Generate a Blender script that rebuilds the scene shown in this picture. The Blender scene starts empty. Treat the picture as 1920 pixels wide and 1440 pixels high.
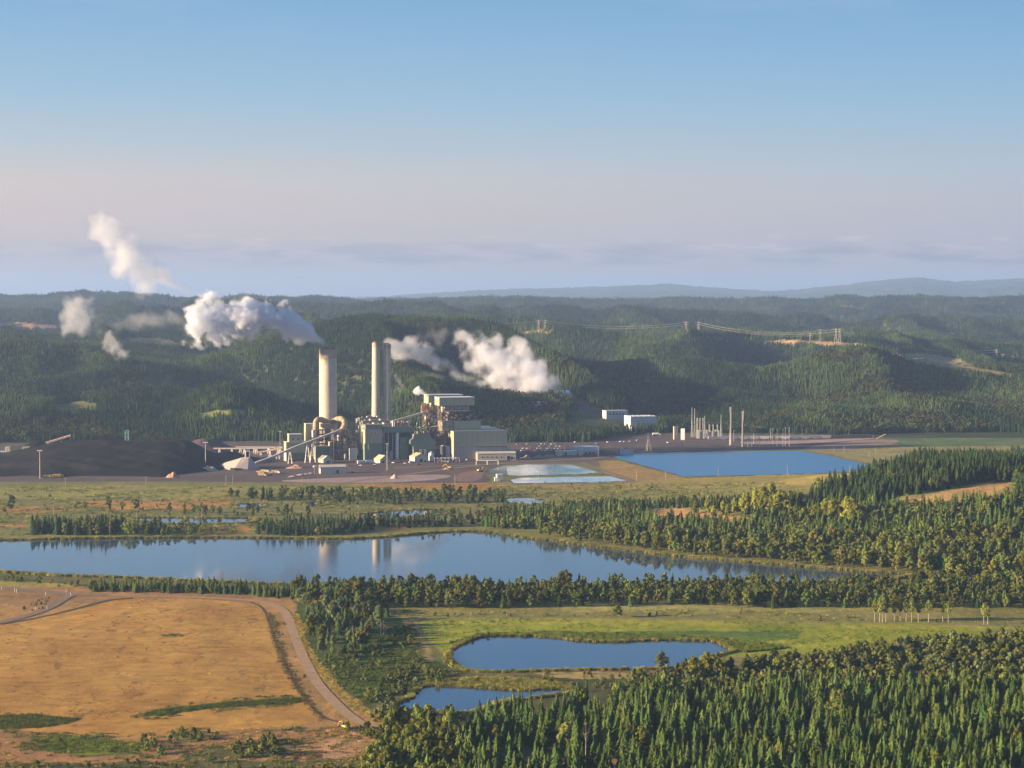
import bpy, math, random
import numpy as np
from mathutils import Vector
random.seed(7); RNG = np.random.default_rng(11)
SC = bpy.context.scene; COL = SC.collection
# ------------------------------------------------------------------ camera
F, H, HV = 3884.0, 291.0, 548.0        # focal length in photo pixels, camera height, horizon row
TH = math.atan((720 - HV) / F)
cs, sn = math.cos(TH), math.sin(TH)
cam = bpy.data.cameras.new('camera'); co = bpy.data.objects.new('camera', cam); COL.objects.link(co)
cam.sensor_width = 36; cam.lens = 36 * F / 1920; cam.clip_start = 1; cam.clip_end = 90000
co.location = (0, 0, H); co.rotation_euler = (math.pi / 2 - TH, 0, 0)
SC.camera = co

def G(u, v, z=0.0):
    """photo pixel -> point on the plane of height z"""
    a = (u - 960) / F; b = -(v - 720) / F
    dx, dy, dz = a, cs + b * sn, -sn + b * cs
    t = (z - H) / dz
    return dx * t, dy * t
def at(u, v, D):
    """photo pixel at ground distance D -> x, z"""
    a = (u - 960) / F; b = -(v - 720) / F
    t = D / (cs + b * sn)
    return a * t, H + (-sn + b * cs) * t
def P(x, y, z):
    x, y, z = np.asarray(x, float), np.asarray(y, float), np.asarray(z, float) - H
    d = y * cs - z * sn; up = y * sn + z * cs
    return 960 + F * x / d, 720 - F * up / d
def Dv(v, z=0.0): return G(960, v, z)[1]

# ------------------------------------------------------------------ noise and polygons
def vn(x, y, s=0):
    x = np.asarray(x, float); y = np.asarray(y, float)
    xi = np.floor(x).astype(np.int64); yi = np.floor(y).astype(np.int64)
    fx = x - xi; fy = y - yi; fx = fx * fx * (3 - 2 * fx); fy = fy * fy * (3 - 2 * fy)
    def h(a, b):
        n = (a * 374761393 + b * 668265263 + s * 974634777) & 0xffffffff
        n = ((n ^ (n >> 13)) * 1274126177) & 0xffffffff
        return ((n ^ (n >> 16)) & 0xffff) / 32767.5 - 1
    return (h(xi, yi) * (1 - fx) + h(xi + 1, yi) * fx) * (1 - fy) + (h(xi, yi + 1) * (1 - fx) + h(xi + 1, yi + 1) * fx) * fy
def fbm(x, y, s=0, o=4):
    r, a = 0, 1.0
    for k in range(o):
        r = r + a * vn(x * 2 ** k, y * 2 ** k, s + k * 17); a *= .5
    return r
def inside(px, py, poly):
    px = np.asarray(px, float); py = np.asarray(py, float)
    r = np.zeros(px.shape, bool); n = len(poly)
    for i in range(n):
        x1, y1 = poly[i]; x2, y2 = poly[i - 1]
        if y1 == y2: continue
        c = ((y1 > py) != (y2 > py)) & (px < (x2 - x1) * (py - y1) / (y2 - y1) + x1)
        r ^= c
    return r
def smooth(poly, n=2, closed=True):
    p = [tuple(q) for q in poly]
    for _ in range(n):
        o = []; m = len(p)
        for i in range(m if closed else m - 1):
            a, b = p[i], p[(i + 1) % m]
            o += [(a[0] * .75 + b[0] * .25, a[1] * .75 + b[1] * .25), (a[0] * .25 + b[0] * .75, a[1] * .25 + b[1] * .75)]
        p = o if closed else [p[0]] + o + [p[-1]]
    return p

# ------------------------------------------------------------------ materials
def mat(name):
    m = bpy.data.materials.new(name); m.use_nodes = True; nt = m.node_tree; nt.nodes.clear()
    return m, nt
def nd(nt, t, **k):
    n = nt.nodes.new(t)
    for a, b in k.items(): setattr(n, a, b)
    return n
def L(nt, a, b): nt.links.new(a, b)
def mixc(nt, fac, a, b, mode='MIX'):
    n = nd(nt, 'ShaderNodeMix', data_type='RGBA', blend_type=mode)
    for sock, val in ((n.inputs[0], fac), (n.inputs[6], a), (n.inputs[7], b)):
        if isinstance(val, bpy.types.NodeSocket): L(nt, val, sock)
        else: sock.default_value = val if not isinstance(val, tuple) else (*val[:3], 1)
    return n.outputs[2]
def math_(nt, op, a, b=0.0, c=0.0):
    n = nd(nt, 'ShaderNodeMath', operation=op)
    for i, val in enumerate((a, b, c)):
        if isinstance(val, bpy.types.NodeSocket): L(nt, val, n.inputs[i])
        else: n.inputs[i].default_value = val
    return n.outputs[0]
def ramp(nt, fac, stops, interp='LINEAR'):
    n = nd(nt, 'ShaderNodeValToRGB'); cr = n.color_ramp; cr.interpolation = interp
    while len(cr.elements) < len(stops): cr.elements.new(.5)
    for e, (p, c) in zip(cr.elements, stops):
        e.position = p; e.color = (*c[:3], 1) if isinstance(c, tuple) else (c, c, c, 1)
    L(nt, fac, n.inputs[0]); return n.outputs[0]
def noise(nt, vec, scale, detail=4, rough=.55, dim='3D'):
    n = nd(nt, 'ShaderNodeTexNoise', noise_dimensions=dim)
    n.inputs['Scale'].default_value = scale; n.inputs['Detail'].default_value = detail; n.inputs['Roughness'].default_value = rough
    if vec is not None: L(nt, vec, n.inputs['Vector'])
    return n.outputs['Fac']
def pos(nt, scale=None):
    g = nd(nt, 'ShaderNodeNewGeometry').outputs['Position']
    if scale:
        m = nd(nt, 'ShaderNodeVectorMath', operation='MULTIPLY'); L(nt, g, m.inputs[0]); m.inputs[1].default_value = scale; g = m.outputs[0]
    return g
def finish(nt, col, rough=.9, spec=.2, bump=None, bstr=.3, metal=0, bdist=1.0):
    b = nd(nt, 'ShaderNodeBsdfPrincipled'); o = nd(nt, 'ShaderNodeOutputMaterial')
    if isinstance(col, bpy.types.NodeSocket): L(nt, col, b.inputs['Base Color'])
    else: b.inputs['Base Color'].default_value = (*col[:3], 1)
    if isinstance(rough, bpy.types.NodeSocket): L(nt, rough, b.inputs['Roughness'])
    else: b.inputs['Roughness'].default_value = rough
    b.inputs['Specular IOR Level'].default_value = spec; b.inputs['Metallic'].default_value = metal
    if bump is not None:
        bp = nd(nt, 'ShaderNodeBump'); bp.inputs['Strength'].default_value = bstr; bp.inputs['Distance'].default_value = bdist
        L(nt, bump, bp.inputs['Height']); L(nt, bp.outputs[0], b.inputs['Normal'])
    L(nt, b.outputs[0], o.inputs['Surface']); return b
def plain(name, c, rough=.8, var=.18, scale=.25, metal=0, spec=.3, streak=False):
    m, nt = mat(name)
    p = pos(nt, (1, 1, .12) if streak else None)
    n = noise(nt, p, scale, 5, .65)
    f = ramp(nt, n, [(.25, 1 - var), (.75, 1 + var)])
    mx = mixc(nt, 1.0, c, f, 'MULTIPLY')
    finish(nt, mx, rough, spec, metal=metal); return m
def siding(name, c, var=.12, rib=1.6):
    """painted profiled metal sheet: vertical ribs, faint streaks of dirt, darker sheet joints"""
    m, nt = mat(name)
    tc = nd(nt, 'ShaderNodeTexCoord').outputs['Object']
    sp = nd(nt, 'ShaderNodeSeparateXYZ'); L(nt, tc, sp.inputs[0])
    s = math_(nt, 'ADD', sp.outputs[0], sp.outputs[1])
    w = math_(nt, 'SINE', math_(nt, 'MULTIPLY', s, 2 * math.pi / rib))
    mp = nd(nt, 'ShaderNodeVectorMath', operation='MULTIPLY'); L(nt, tc, mp.inputs[0]); mp.inputs[1].default_value = (.22, .22, .03)
    n = noise(nt, mp.outputs[0], 1.0, 6, .65)
    f = ramp(nt, n, [(.25, 1 - var), (.75, 1 + var)])
    seam = math_(nt, 'LESS_THAN', math_(nt, 'FRACT', math_(nt, 'DIVIDE', sp.outputs[2], 7.5)), .04)
    col = mixc(nt, 1.0, c, f, 'MULTIPLY')
    col = mixc(nt, math_(nt, 'MULTIPLY', seam, .25), col, (c[0] * .55, c[1] * .55, c[2] * .55))
    finish(nt, col, .6, .3, w, .35, bdist=.15); return m

def foliage(name):
    """leaves and needles: the colour of the plant itself comes from the object property / instance attribute 'tint'"""
    m, nt = mat(name)
    a = nd(nt, 'ShaderNodeAttribute', attribute_type='INSTANCER', attribute_name='tint')
    oi = nd(nt, 'ShaderNodeObjectInfo')
    r = ramp(nt, oi.outputs['Random'], [(0, .68), (1, 1.38)])
    c = mixc(nt, 1.0, a.outputs['Color'], r, 'MULTIPLY')
    n = noise(nt, pos(nt), .45, 3)
    c = mixc(nt, 1.0, c, ramp(nt, n, [(.3, (.58, .70, .74)), (.7, (1.14, 1.26, 1.18))]), 'MULTIPLY')
    d = nd(nt, 'ShaderNodeBsdfDiffuse'); t = nd(nt, 'ShaderNodeBsdfTranslucent')
    L(nt, c, d.inputs[0]); L(nt, mixc(nt, 1.0, c, (1.15, 1.2, .6), 'MULTIPLY'), t.inputs[0])
    mx = nd(nt, 'ShaderNodeMixShader'); mx.inputs[0].default_value = .3
    L(nt, d.outputs[0], mx.inputs[1]); L(nt, t.outputs[0], mx.inputs[2])
    o = nd(nt, 'ShaderNodeOutputMaterial'); L(nt, mx.outputs[0], o.inputs[0]); return m
M = {}
M['leaf'] = foliage('leaves'); M['bark'] = plain('bark', (.09, .07, .05), .95, .3, 1.2)
M['palebark'] = plain('pale_bark', (.30, .26, .20), .9, .3, .8)

# ------------------------------------------------------------------ mesh building
class MB:
    def __init__(s): s.v = []; s.f = []
    def add(s, v, f):
        o = len(s.v); s.v += [tuple(q) for q in v]; s.f += [tuple(i + o for i in q) for q in f]
    def box(s, x0, x1, y0, y1, z0, z1):
        s.add([(x0, y0, z0), (x1, y0, z0), (x1, y1, z0), (x0, y1, z0), (x0, y0, z1), (x1, y0, z1), (x1, y1, z1), (x0, y1, z1)],
              [(0, 3, 2, 1), (4, 5, 6, 7), (0, 1, 5, 4), (1, 2, 6, 5), (2, 3, 7, 6), (3, 0, 4, 7)])
    def prism(s, pts, y0, y1):
        """outline in x,z pushed from y0 to y1"""
        n = len(pts)
        s.add([(x, y0, z) for x, z in pts] + [(x, y1, z) for x, z in pts],
              [tuple(range(n)), tuple(range(2 * n - 1, n - 1, -1))] + [(i, i + n, (i + 1) % n + n, (i + 1) % n) for i in range(n)])
    def tube(s, pts, rads, n=10, cap=True):
        pts = [Vector(p) for p in pts]
        if not hasattr(rads, '__len__'): rads = [rads] * len(pts)
        o = len(s.v); ref = None
        for i, p in enumerate(pts):
            d = (pts[min(i + 1, len(pts) - 1)] - pts[max(i - 1, 0)]).normalized()
            if ref is None: ref = Vector((1, 0, 0)) if abs(d.x) < .9 else Vector((0, 1, 0))
            a = (ref - d * ref.dot(d)).normalized(); b = d.cross(a); ref = a
            for k in range(n):
                t = 2 * math.pi * k / n; q = p + (a * math.cos(t) + b * math.sin(t)) * rads[i]
                s.v.append(tuple(q))
        for i in range(len(pts) - 1):
            for k in range(n):
                s.f.append((o + i * n + k, o + i * n + (k + 1) % n, o + (i + 1) * n + (k + 1) % n, o + (i + 1) * n + k))
        if cap:
            s.f.append(tuple(o + k for k in reversed(range(n)))); s.f.append(tuple(o + (len(pts) - 1) * n + k for k in range(n)))
    def bar(s, a, b, r): s.tube([a, b], r, 4)
    def lathe(s, prof, n=32, cx=0, cy=0):
        o = len(s.v)
        for r, z in prof:
            for k in range(n):
                t = 2 * math.pi * k / n; s.v.append((cx + r * math.cos(t), cy + r * math.sin(t), z))
        for i in range(len(prof) - 1):
            for k in range(n):
                s.f.append((o + i * n + k, o + i * n + (k + 1) % n, o + (i + 1) * n + (k + 1) % n, o + (i + 1) * n + k))
    def mesh(s, name, m, sm=False):
        me = bpy.data.meshes.new(name); me.from_pydata(s.v, [], s.f); me.materials.append(m)
        if sm: me.polygons.foreach_set('use_smooth', [True] * len(me.polygons))
        me.update(); return me
    def build(s, name, m, parent=None, sm=False):
        o = bpy.data.objects.new(name, s.mesh(name, m, sm)); COL.objects.link(o)
        if parent is not None: o.parent = parent
        return o
def tag(o, label=None, cat=None, group=None, kind=None):
    if label: o['label'] = label
    if cat: o['category'] = cat
    if group: o['group'] = group
    if kind: o['kind'] = kind
    return o
def thing(name, label, cat, loc=(0, 0, 0), rot=0.0, group=None):
    o = bpy.data.objects.new(name, None); COL.objects.link(o); o.empty_display_size = .5
    o.location = loc; o.rotation_euler = (0, 0, rot); return tag(o, label, cat, group)
def npmesh(name, V, Fq, m, smooth_=True):
    me = bpy.data.meshes.new(name); V = np.asarray(V, np.float32); Fq = np.asarray(Fq, np.int32)
    me.vertices.add(len(V)); me.vertices.foreach_set('co', V.ravel())
    n, k = Fq.shape
    me.loops.add(n * k); me.loops.foreach_set('vertex_index', Fq.ravel())
    me.polygons.add(n); me.polygons.foreach_set('loop_start', np.arange(n, dtype=np.int32) * k); me.polygons.foreach_set('loop_total', np.full(n, k, np.int32))
    if smooth_: me.polygons.foreach_set('use_smooth', np.ones(n, bool))
    me.materials.append(m); me.update(calc_edges=True); me.validate(); return me
def gridfaces(nr, nc):
    i = np.arange(nr - 1)[:, None] * nc + np.arange(nc - 1)[None, :]
    return np.stack([i, i + 1, i + nc + 1, i + nc], -1).reshape(-1, 4)

# ------------------------------------------------------------------ sky, sun, render settings
SUN_EL, SUN = math.radians(12.5), Vector((-.97, -.24, 0)).normalized()
w = bpy.data.worlds.new('World'); SC.world = w; w.use_nodes = True; nt = w.node_tree; nt.nodes.clear()
sky = nd(nt, 'ShaderNodeTexSky', sky_type='NISHITA', sun_disc=False)
sky.sun_elevation = SUN_EL; sky.sun_rotation = math.atan2(SUN.x, SUN.y); sky.air_density = 1.0; sky.dust_density = .6; sky.ozone_density = 2.0
tc = nd(nt, 'ShaderNodeTexCoord').outputs['Generated']
sp = nd(nt, 'ShaderNodeSeparateXYZ'); L(nt, tc, sp.inputs[0])
el = math_(nt, 'ARCSINE', sp.outputs[2])
eld = math_(nt, 'MULTIPLY', el, 180 / math.pi)
az = math_(nt, 'DIVIDE', sp.outputs[0], math_(nt, 'MAXIMUM', sp.outputs[1], .05))     # x/y: -0.25 left edge .. +0.25 right edge
e20 = math_(nt, 'DIVIDE', eld, 20.0)
SKYK = 15.5
def S3(r, g, b): 
    f = lambda c: (c / 12.92 if c <= .04045 else ((c + .055) / 1.055) ** 2.4)
    return tuple(f(q / 255) for q in (r, g, b))
SKYG = 1 / 3.0
def sk(r, g, b): return tuple(q * SKYG for q in S3(r, g, b))
rl = ramp(nt, e20, [(0, sk(188, 180, 184)), (.05, sk(200, 186, 186)), (.10, sk(212, 194, 188)), (.15, sk(212, 200, 194)), (.20, sk(188, 198, 206)), (.28, sk(156, 190, 214)), (.42, sk(126, 171, 210)), (.65, sk(92, 150, 208)), (1, sk(70, 125, 190))])
rr = ramp(nt, e20, [(0, sk(174, 176, 192)), (.05, sk(184, 182, 192)), (.12, sk(186, 188, 196)), (.17, sk(176, 192, 204)), (.26, sk(148, 186, 214)), (.42, sk(116, 165, 210)), (.65, sk(88, 145, 206)), (1, sk(66, 120, 188))])
azf = nd(nt, 'ShaderNodeMapRange', clamp=True); L(nt, az, azf.inputs[0]); azf.inputs[1].default_value = -.28; azf.inputs[2].default_value = .26
grad = mixc(nt, azf.outputs[0], rl, rr)
# thin bank of far low cloud and a few faint streaks above it
cmb = nd(nt, 'ShaderNodeCombineXYZ'); L(nt, math_(nt, 'MULTIPLY', az, 9.0), cmb.inputs[0]); L(nt, math_(nt, 'MULTIPLY', eld, 1.1), cmb.inputs[1])
cn = noise(nt, cmb.outputs[0], 2.6, 6, .6)
band = ramp(nt, math_(nt, 'DIVIDE', eld, 4.0), [(.16, 0.0), (.22, 1.0), (.29, .8), (.37, 0.0)], 'EASE')
cl = math_(nt, 'MULTIPLY', ramp(nt, cn, [(.44, 0.0), (.58, 1.0)]), band)
grad = mixc(nt, math_(nt, 'MULTIPLY', cl, .62), grad, sk(136, 144, 168))
cmb2 = nd(nt, 'ShaderNodeCombineXYZ'); L(nt, math_(nt, 'MULTIPLY', az, 22.0), cmb2.inputs[0]); L(nt, math_(nt, 'MULTIPLY', eld, 2.2), cmb2.inputs[1])
cn2 = noise(nt, cmb2.outputs[0], 2.0, 5, .55)
b2 = ramp(nt, math_(nt, 'DIVIDE', eld, 4.0), [(.22, 0.0), (.31, 1.0), (.35, 1.0), (.42, 0.0)], 'EASE')
cl2 = math_(nt, 'MULTIPLY', ramp(nt, cn2, [(.56, 0.0), (.68, 1.0)]), b2)
grad = mixc(nt, math_(nt, 'MULTIPLY', cl2, .7), grad, sk(222, 206, 202))
cmb3 = nd(nt, 'ShaderNodeCombineXYZ'); L(nt, math_(nt, 'MULTIPLY', az, 5.0), cmb3.inputs[0]); L(nt, math_(nt, 'MULTIPLY', eld, .55), cmb3.inputs[1])
cn3 = noise(nt, cmb3.outputs[0], 1.3, 5, .6)
b3 = ramp(nt, e20, [(.30, 0.0), (.40, 1.0), (.62, 1.0), (.8, .3)])
cl3 = math_(nt, 'MULTIPLY', ramp(nt, cn3, [(.5, 0.0), (.68, 1.0)]), b3)
grad = mixc(nt, math_(nt, 'MULTIPLY', cl3, .16), grad, sk(190, 200, 214))
low = ramp(nt, math_(nt, 'DIVIDE', eld, 40.0), [(.0, 1.0), (.42, 1.0), (1.0, 0.0)])
scl = mixc(nt, 1.0, grad, (SKYK, SKYK, SKYK), 'MULTIPLY')
fin = mixc(nt, low, sky.outputs[0], scl)
bg = nd(nt, 'ShaderNodeBackground'); L(nt, fin, bg.inputs[0]); bg.inputs[1].default_value = .06
L(nt, bg.outputs[0], nd(nt, 'ShaderNodeOutputWorld').inputs[0])
sl = bpy.data.lights.new('sun', 'SUN'); sl.energy = 5.0; sl.angle = math.radians(.5); sl.color = (1.0, .74, .46)
so = bpy.data.objects.new('sun', sl); COL.objects.link(so)
sd = Vector((SUN.x * math.cos(SUN_EL), SUN.y * math.cos(SUN_EL), math.sin(SUN_EL)))
so.rotation_euler = sd.to_track_quat('Z', 'Y').to_euler(); so.location = (-800, -200, 900)
vs = SC.view_settings
SC.display_settings.display_device = 'sRGB'; vs.view_transform = 'Standard'; vs.look = 'None'; vs.exposure = 1.75; vs.gamma = 1; vs.use_curve_mapping = False
cy = SC.cycles
cy.use_denoising = True; cy.denoiser = 'OPENIMAGEDENOISE'; cy.denoising_prefilter = 'ACCURATE'
cy.max_bounces = 12; cy.diffuse_bounces = 2; cy.glossy_bounces = 2; cy.transmission_bounces = 2; cy.volume_bounces = 10; cy.transparent_max_bounces = 48
cy.caustics_reflective = False; cy.caustics_refractive = False
cy.use_adaptive_sampling = True; cy.adaptive_threshold = .015
cy.volume_max_steps = 256
# ------------------------------------------------------------------ terrain
def ip(pts):
    a = np.array(pts, float); return lambda u: np.interp(u, a[:, 0], a[:, 1])
cA = ip([(-600, 640), (0, 640), (100, 648), (250, 655), (340, 666), (450, 650), (560, 622), (640, 602), (700, 597), (780, 599), (850, 604), (900, 610), (1000, 616), (1100, 622), (1250, 632), (1300, 640), (1420, 646), (1500, 651), (1580, 648), (1700, 666), (1800, 676), (1920, 690), (2100, 700), (2500, 690)])
cB = ip([(-600, 600), (0, 612), (60, 614), (130, 620), (300, 606), (450, 592), (560, 596), (700, 592), (900, 603), (1000, 610), (1200, 616), (1400, 622), (1550, 626), (1700, 628), (1850, 642), (1920, 646), (2100, 650), (2500, 640)])
cC = ip([(-600, 590), (0, 590), (180, 578), (350, 580), (500, 578), (650, 583), (800, 580), (1000, 590), (1200, 592), (1350, 597), (1500, 600), (1700, 602), (1920, 610), (2500, 605)])
cD = ip([(-600, 562), (0, 560), (80, 560), (130, 553), (180, 548), (230, 553), (330, 565), (430, 559), (500, 563), (600, 559), (700, 570), (800, 565), (900, 563), (1000, 562), (1160, 569), (1290, 562), (1350, 567), (1500, 561), (1700, 560), (1800, 563), (1920, 559), (2500, 560)])
cM = ip([(-600, 562), (700, 556), (900, 543), (1100, 538), (1250, 532), (1350, 540), (1450, 546), (1550, 537), (1650, 526), (1720, 520), (1790, 528), (1850, 525), (1920, 523), (2100, 530), (2500, 540)])
cS = ip([(-600, 46), (0, 52), (120, 40), (260, 66), (420, 60), (520, 78), (650, 100), (730, 104), (770, 92), (830, 66), (900, 42), (960, 30), (1040, 34), (1120, 22), (1230, 14), (1330, 12), (1450, 22), (1560, 40), (1640, 30), (1760, 44), (1860, 34), (1920, 46), (2500, 46)])
KD = np.array([3950, 4130, 4500, 4880, 5700, 6350, 7600, 8500, 10200, 11600, 14500, 16500, 21000, 24000, 42000, 50000, 62000], float)
def hz(v, D): return H - D * (v - HV) / F - 18
def hillz(x, y):
    """height of the wooded hills at ground position x, y (arrays)"""
    x = np.asarray(x, float); y = np.asarray(y, float)
    u = 960 + F * x / y
    a, b, c, d, m = hz(cA(u), 5700), hz(cB(u), 7600), hz(cC(u), 10200), hz(cD(u), 14500), hz(cM(u), 42000)
    sp_ = cS(u)
    Z = np.stack([0 * u - 2, 0 * u - .2, sp_, np.maximum(sp_ * .62, a * .34), a, np.minimum(a, b) * .72, b, b * .62, c, c * .62, d, d * .5, 0 * u + hz(558, 21000), 0 * u + 90, m, 0 * u + 40, 0 * u - 60])
    w_ = y + np.interp(u, [1100, 1200], [150, -105]) * np.clip((5200 - y) / 600, 0, 1) + (330 * fbm(x / 900, y / 1500, 40, 3) * np.clip((y - 4400) / 800, 0, 1) + 55 * vn(x / 170, y / 900, 41))
    k = np.clip(np.searchsorted(KD, w_) - 1, 0, len(KD) - 2)
    t = np.clip((w_ - KD[k]) / (KD[k + 1] - KD[k]), 0, 1); t = t * t * (3 - 2 * t)
    ii = np.arange(len(u.ravel())).reshape(u.shape)
    Zf = Z.reshape(len(KD), -1)
    z = Zf[k.ravel(), ii.ravel()].reshape(u.shape) * (1 - t) + Zf[k.ravel() + 1, ii.ravel()].reshape(u.shape) * t
    amp = np.clip(z / 95, 0, 1.25)
    r1 = 1 - np.abs(fbm(x / 390 + y / 2300, y / 1050, 3, 2)); r2 = fbm(x / 190, y / 330, 9, 3)
    far = np.clip((y - 9000) / 8000, 0, 1)
    dz = (r1 - .72) * 125 + r2 * 11
    nearcrest = np.exp(-((w_ - 5700) / 260) ** 2) * .55 + np.exp(-((w_ - 7600) / 380) ** 2) * .5 + np.exp(-((w_ - 14500) / 900) ** 2) * .55
    z = z + amp * dz * (1 - nearcrest) * (1 - .4 * far)
    return z
KN = [(G(1800, 1000)[0] + 30, 2640, 330, 360, 70), (G(2150, 1000)[0], 2500, 380, 420, 74), (G(1500, 1000)[0], 2700, 200, 240, 14)]
def knoll(x, y):
    z = 0 * x
    for cx, cy_, rx, ry, h in KN: z = np.maximum(z, h * np.exp(-((x - cx) / rx) ** 2 - ((y - cy_) / ry) ** 2))
    fu, fv = P(x, np.maximum(y, 700), 0 * x)
    bank = np.interp(fu, [860, 940, 1057, 1173, 1280, 1447, 1580, 1715, 2300], [990, 998, 1013, 1028, 1041, 1054, 1065, 1076, 1110])
    return np.clip(z - 2.0, 0, None) * np.clip((bank - fv) / 70, 0, 1)                      # dead flat in the valley
def groundz(x, y):
    x = np.asarray(x, float); y = np.asarray(y, float)
    return np.where(y > 3850, np.maximum(hillz(x, np.maximum(y, 3800)), 0), knoll(x, y))

# water, field and yard outlines, as rows and columns of the photograph on the valley floor
W_LAKE = [(-260, 1020), (0, 1014), (60, 1013), (130, 1011), (250, 1010), (400, 1009), (520, 1010), (640, 1012), (690, 1010), (723, 1008), (807, 1000), (860, 997), (913, 998), (940, 1003), (973, 1008), (1057, 1018), (1173, 1033), (1280, 1046), (1347, 1051), (1447, 1059), (1580, 1070), (1680, 1076), (1715, 1078), (1650, 1088), (1500, 1093), (1300, 1095), (1000, 1097), (640, 1097), (480, 1094), (400, 1091), (300, 1086), (200, 1081), (100, 1079), (0, 1071), (-260, 1058)]
W_POND = [(840, 1229), (861, 1210), (900, 1195), (935, 1193), (985, 1193), (1038, 1196), (1084, 1203), (1127, 1205), (1180, 1204), (1240, 1201), (1293, 1202), (1343, 1203), (1357, 1214), (1375, 1221), (1346, 1227), (1300, 1240), (1275, 1252), (1226, 1254), (1127, 1255), (1020, 1257), (942, 1260), (879, 1258), (862, 1250)]
W_POND2 = [(736, 1322), (772, 1312), (780, 1302), (788, 1291), (804, 1286), (843, 1288), (907, 1291), (950, 1295), (985, 1297), (1020, 1293), (1056, 1293), (1078, 1297), (1020, 1306), (932, 1314), (896, 1332), (868, 1337), (808, 1335), (751, 1331)]
W_BASIN = [(1150, 857), (1180, 851), (1206, 850), (1360, 847), (1500, 845), (1560, 856), (1633, 872), (1650, 880), (1580, 886), (1447, 890), (1280, 893), (1215, 875)]
W_SET1 = [(920, 881), (946, 873), (990, 871), (1071, 871), (1100, 879), (1123, 886), (1081, 889), (964, 892), (914, 887)]
W_SET2 = [(957, 900), (977, 896), (1060, 894), (1144, 893), (1175, 901), (1120, 904), (964, 906)]
W_BACK = [(238, 974), (262, 971), (333, 971), (400, 972), (478, 971), (470, 980), (420, 982), (350, 984), (283, 981)]
W_SMALL = [[(430, 947), (460, 944), (500, 945), (488, 952), (440, 953)], [(556, 943), (600, 940), (622, 945), (585, 950)], [(652, 967), (700, 962), (740, 957), (830, 954), (850, 961), (800, 968), (700, 972)], [(908, 957), (938, 955), (935, 961), (912, 962)], [(985, 947), (1030, 946), (1010, 952), (975, 953)], [(1160, 944), (1200, 943), (1190, 948), (1165, 949)]]
W_GREEN = [(945, 936), (985, 933), (1030, 939), (1005, 944), (960, 944)]
P_FIELD = [(-300, 1180), (0, 1170), (57, 1158), (133, 1140), (207, 1123), (333, 1121), (450, 1127), (500, 1145), (507, 1193), (533, 1247), (567, 1307), (616, 1350), (560, 1362), (400, 1373), (200, 1384), (83, 1374), (0, 1368), (-300, 1372)]
P_YARD = [(-300, 906), (0, 903), (300, 902), (640, 905), (900, 906), (925, 902), (905, 885), (945, 869), (1000, 868), (1140, 866), (1165, 850), (1300, 846), (1500, 843), (1530, 838), (1640, 826), (1640, 812), (1100, 806), (-300, 806)]
P_MEADOW = [(783, 1160), (1000, 1158), (1240, 1160), (1700, 1167), (1900, 1173), (2300, 1180), (1900, 1190), (1760, 1196), (1600, 1217), (1470, 1230), (1343, 1230), (1200, 1210), (1000, 1206), (880, 1205), (830, 1225), (800, 1190)]
WATERS = [W_LAKE, W_POND, W_POND2, W_BASIN, W_SET1, W_SET2, W_BACK, W_GREEN] + W_SMALL
C = lambda r, g, b: np.array((r, g, b), float)
GOLD, STRAW, OLIVE, GREEN, BRIGHT, BROWN, GRAVEL, DARKG, PALEGR = C(.40, .215, .062), C(.36, .25, .10), C(.155, .15, .048), C(.085, .12, .03), C(.225, .25, .026), C(.24, .13, .062), C(.155, .12, .105), C(.045, .06, .024), C(.30, .25, .215)
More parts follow.
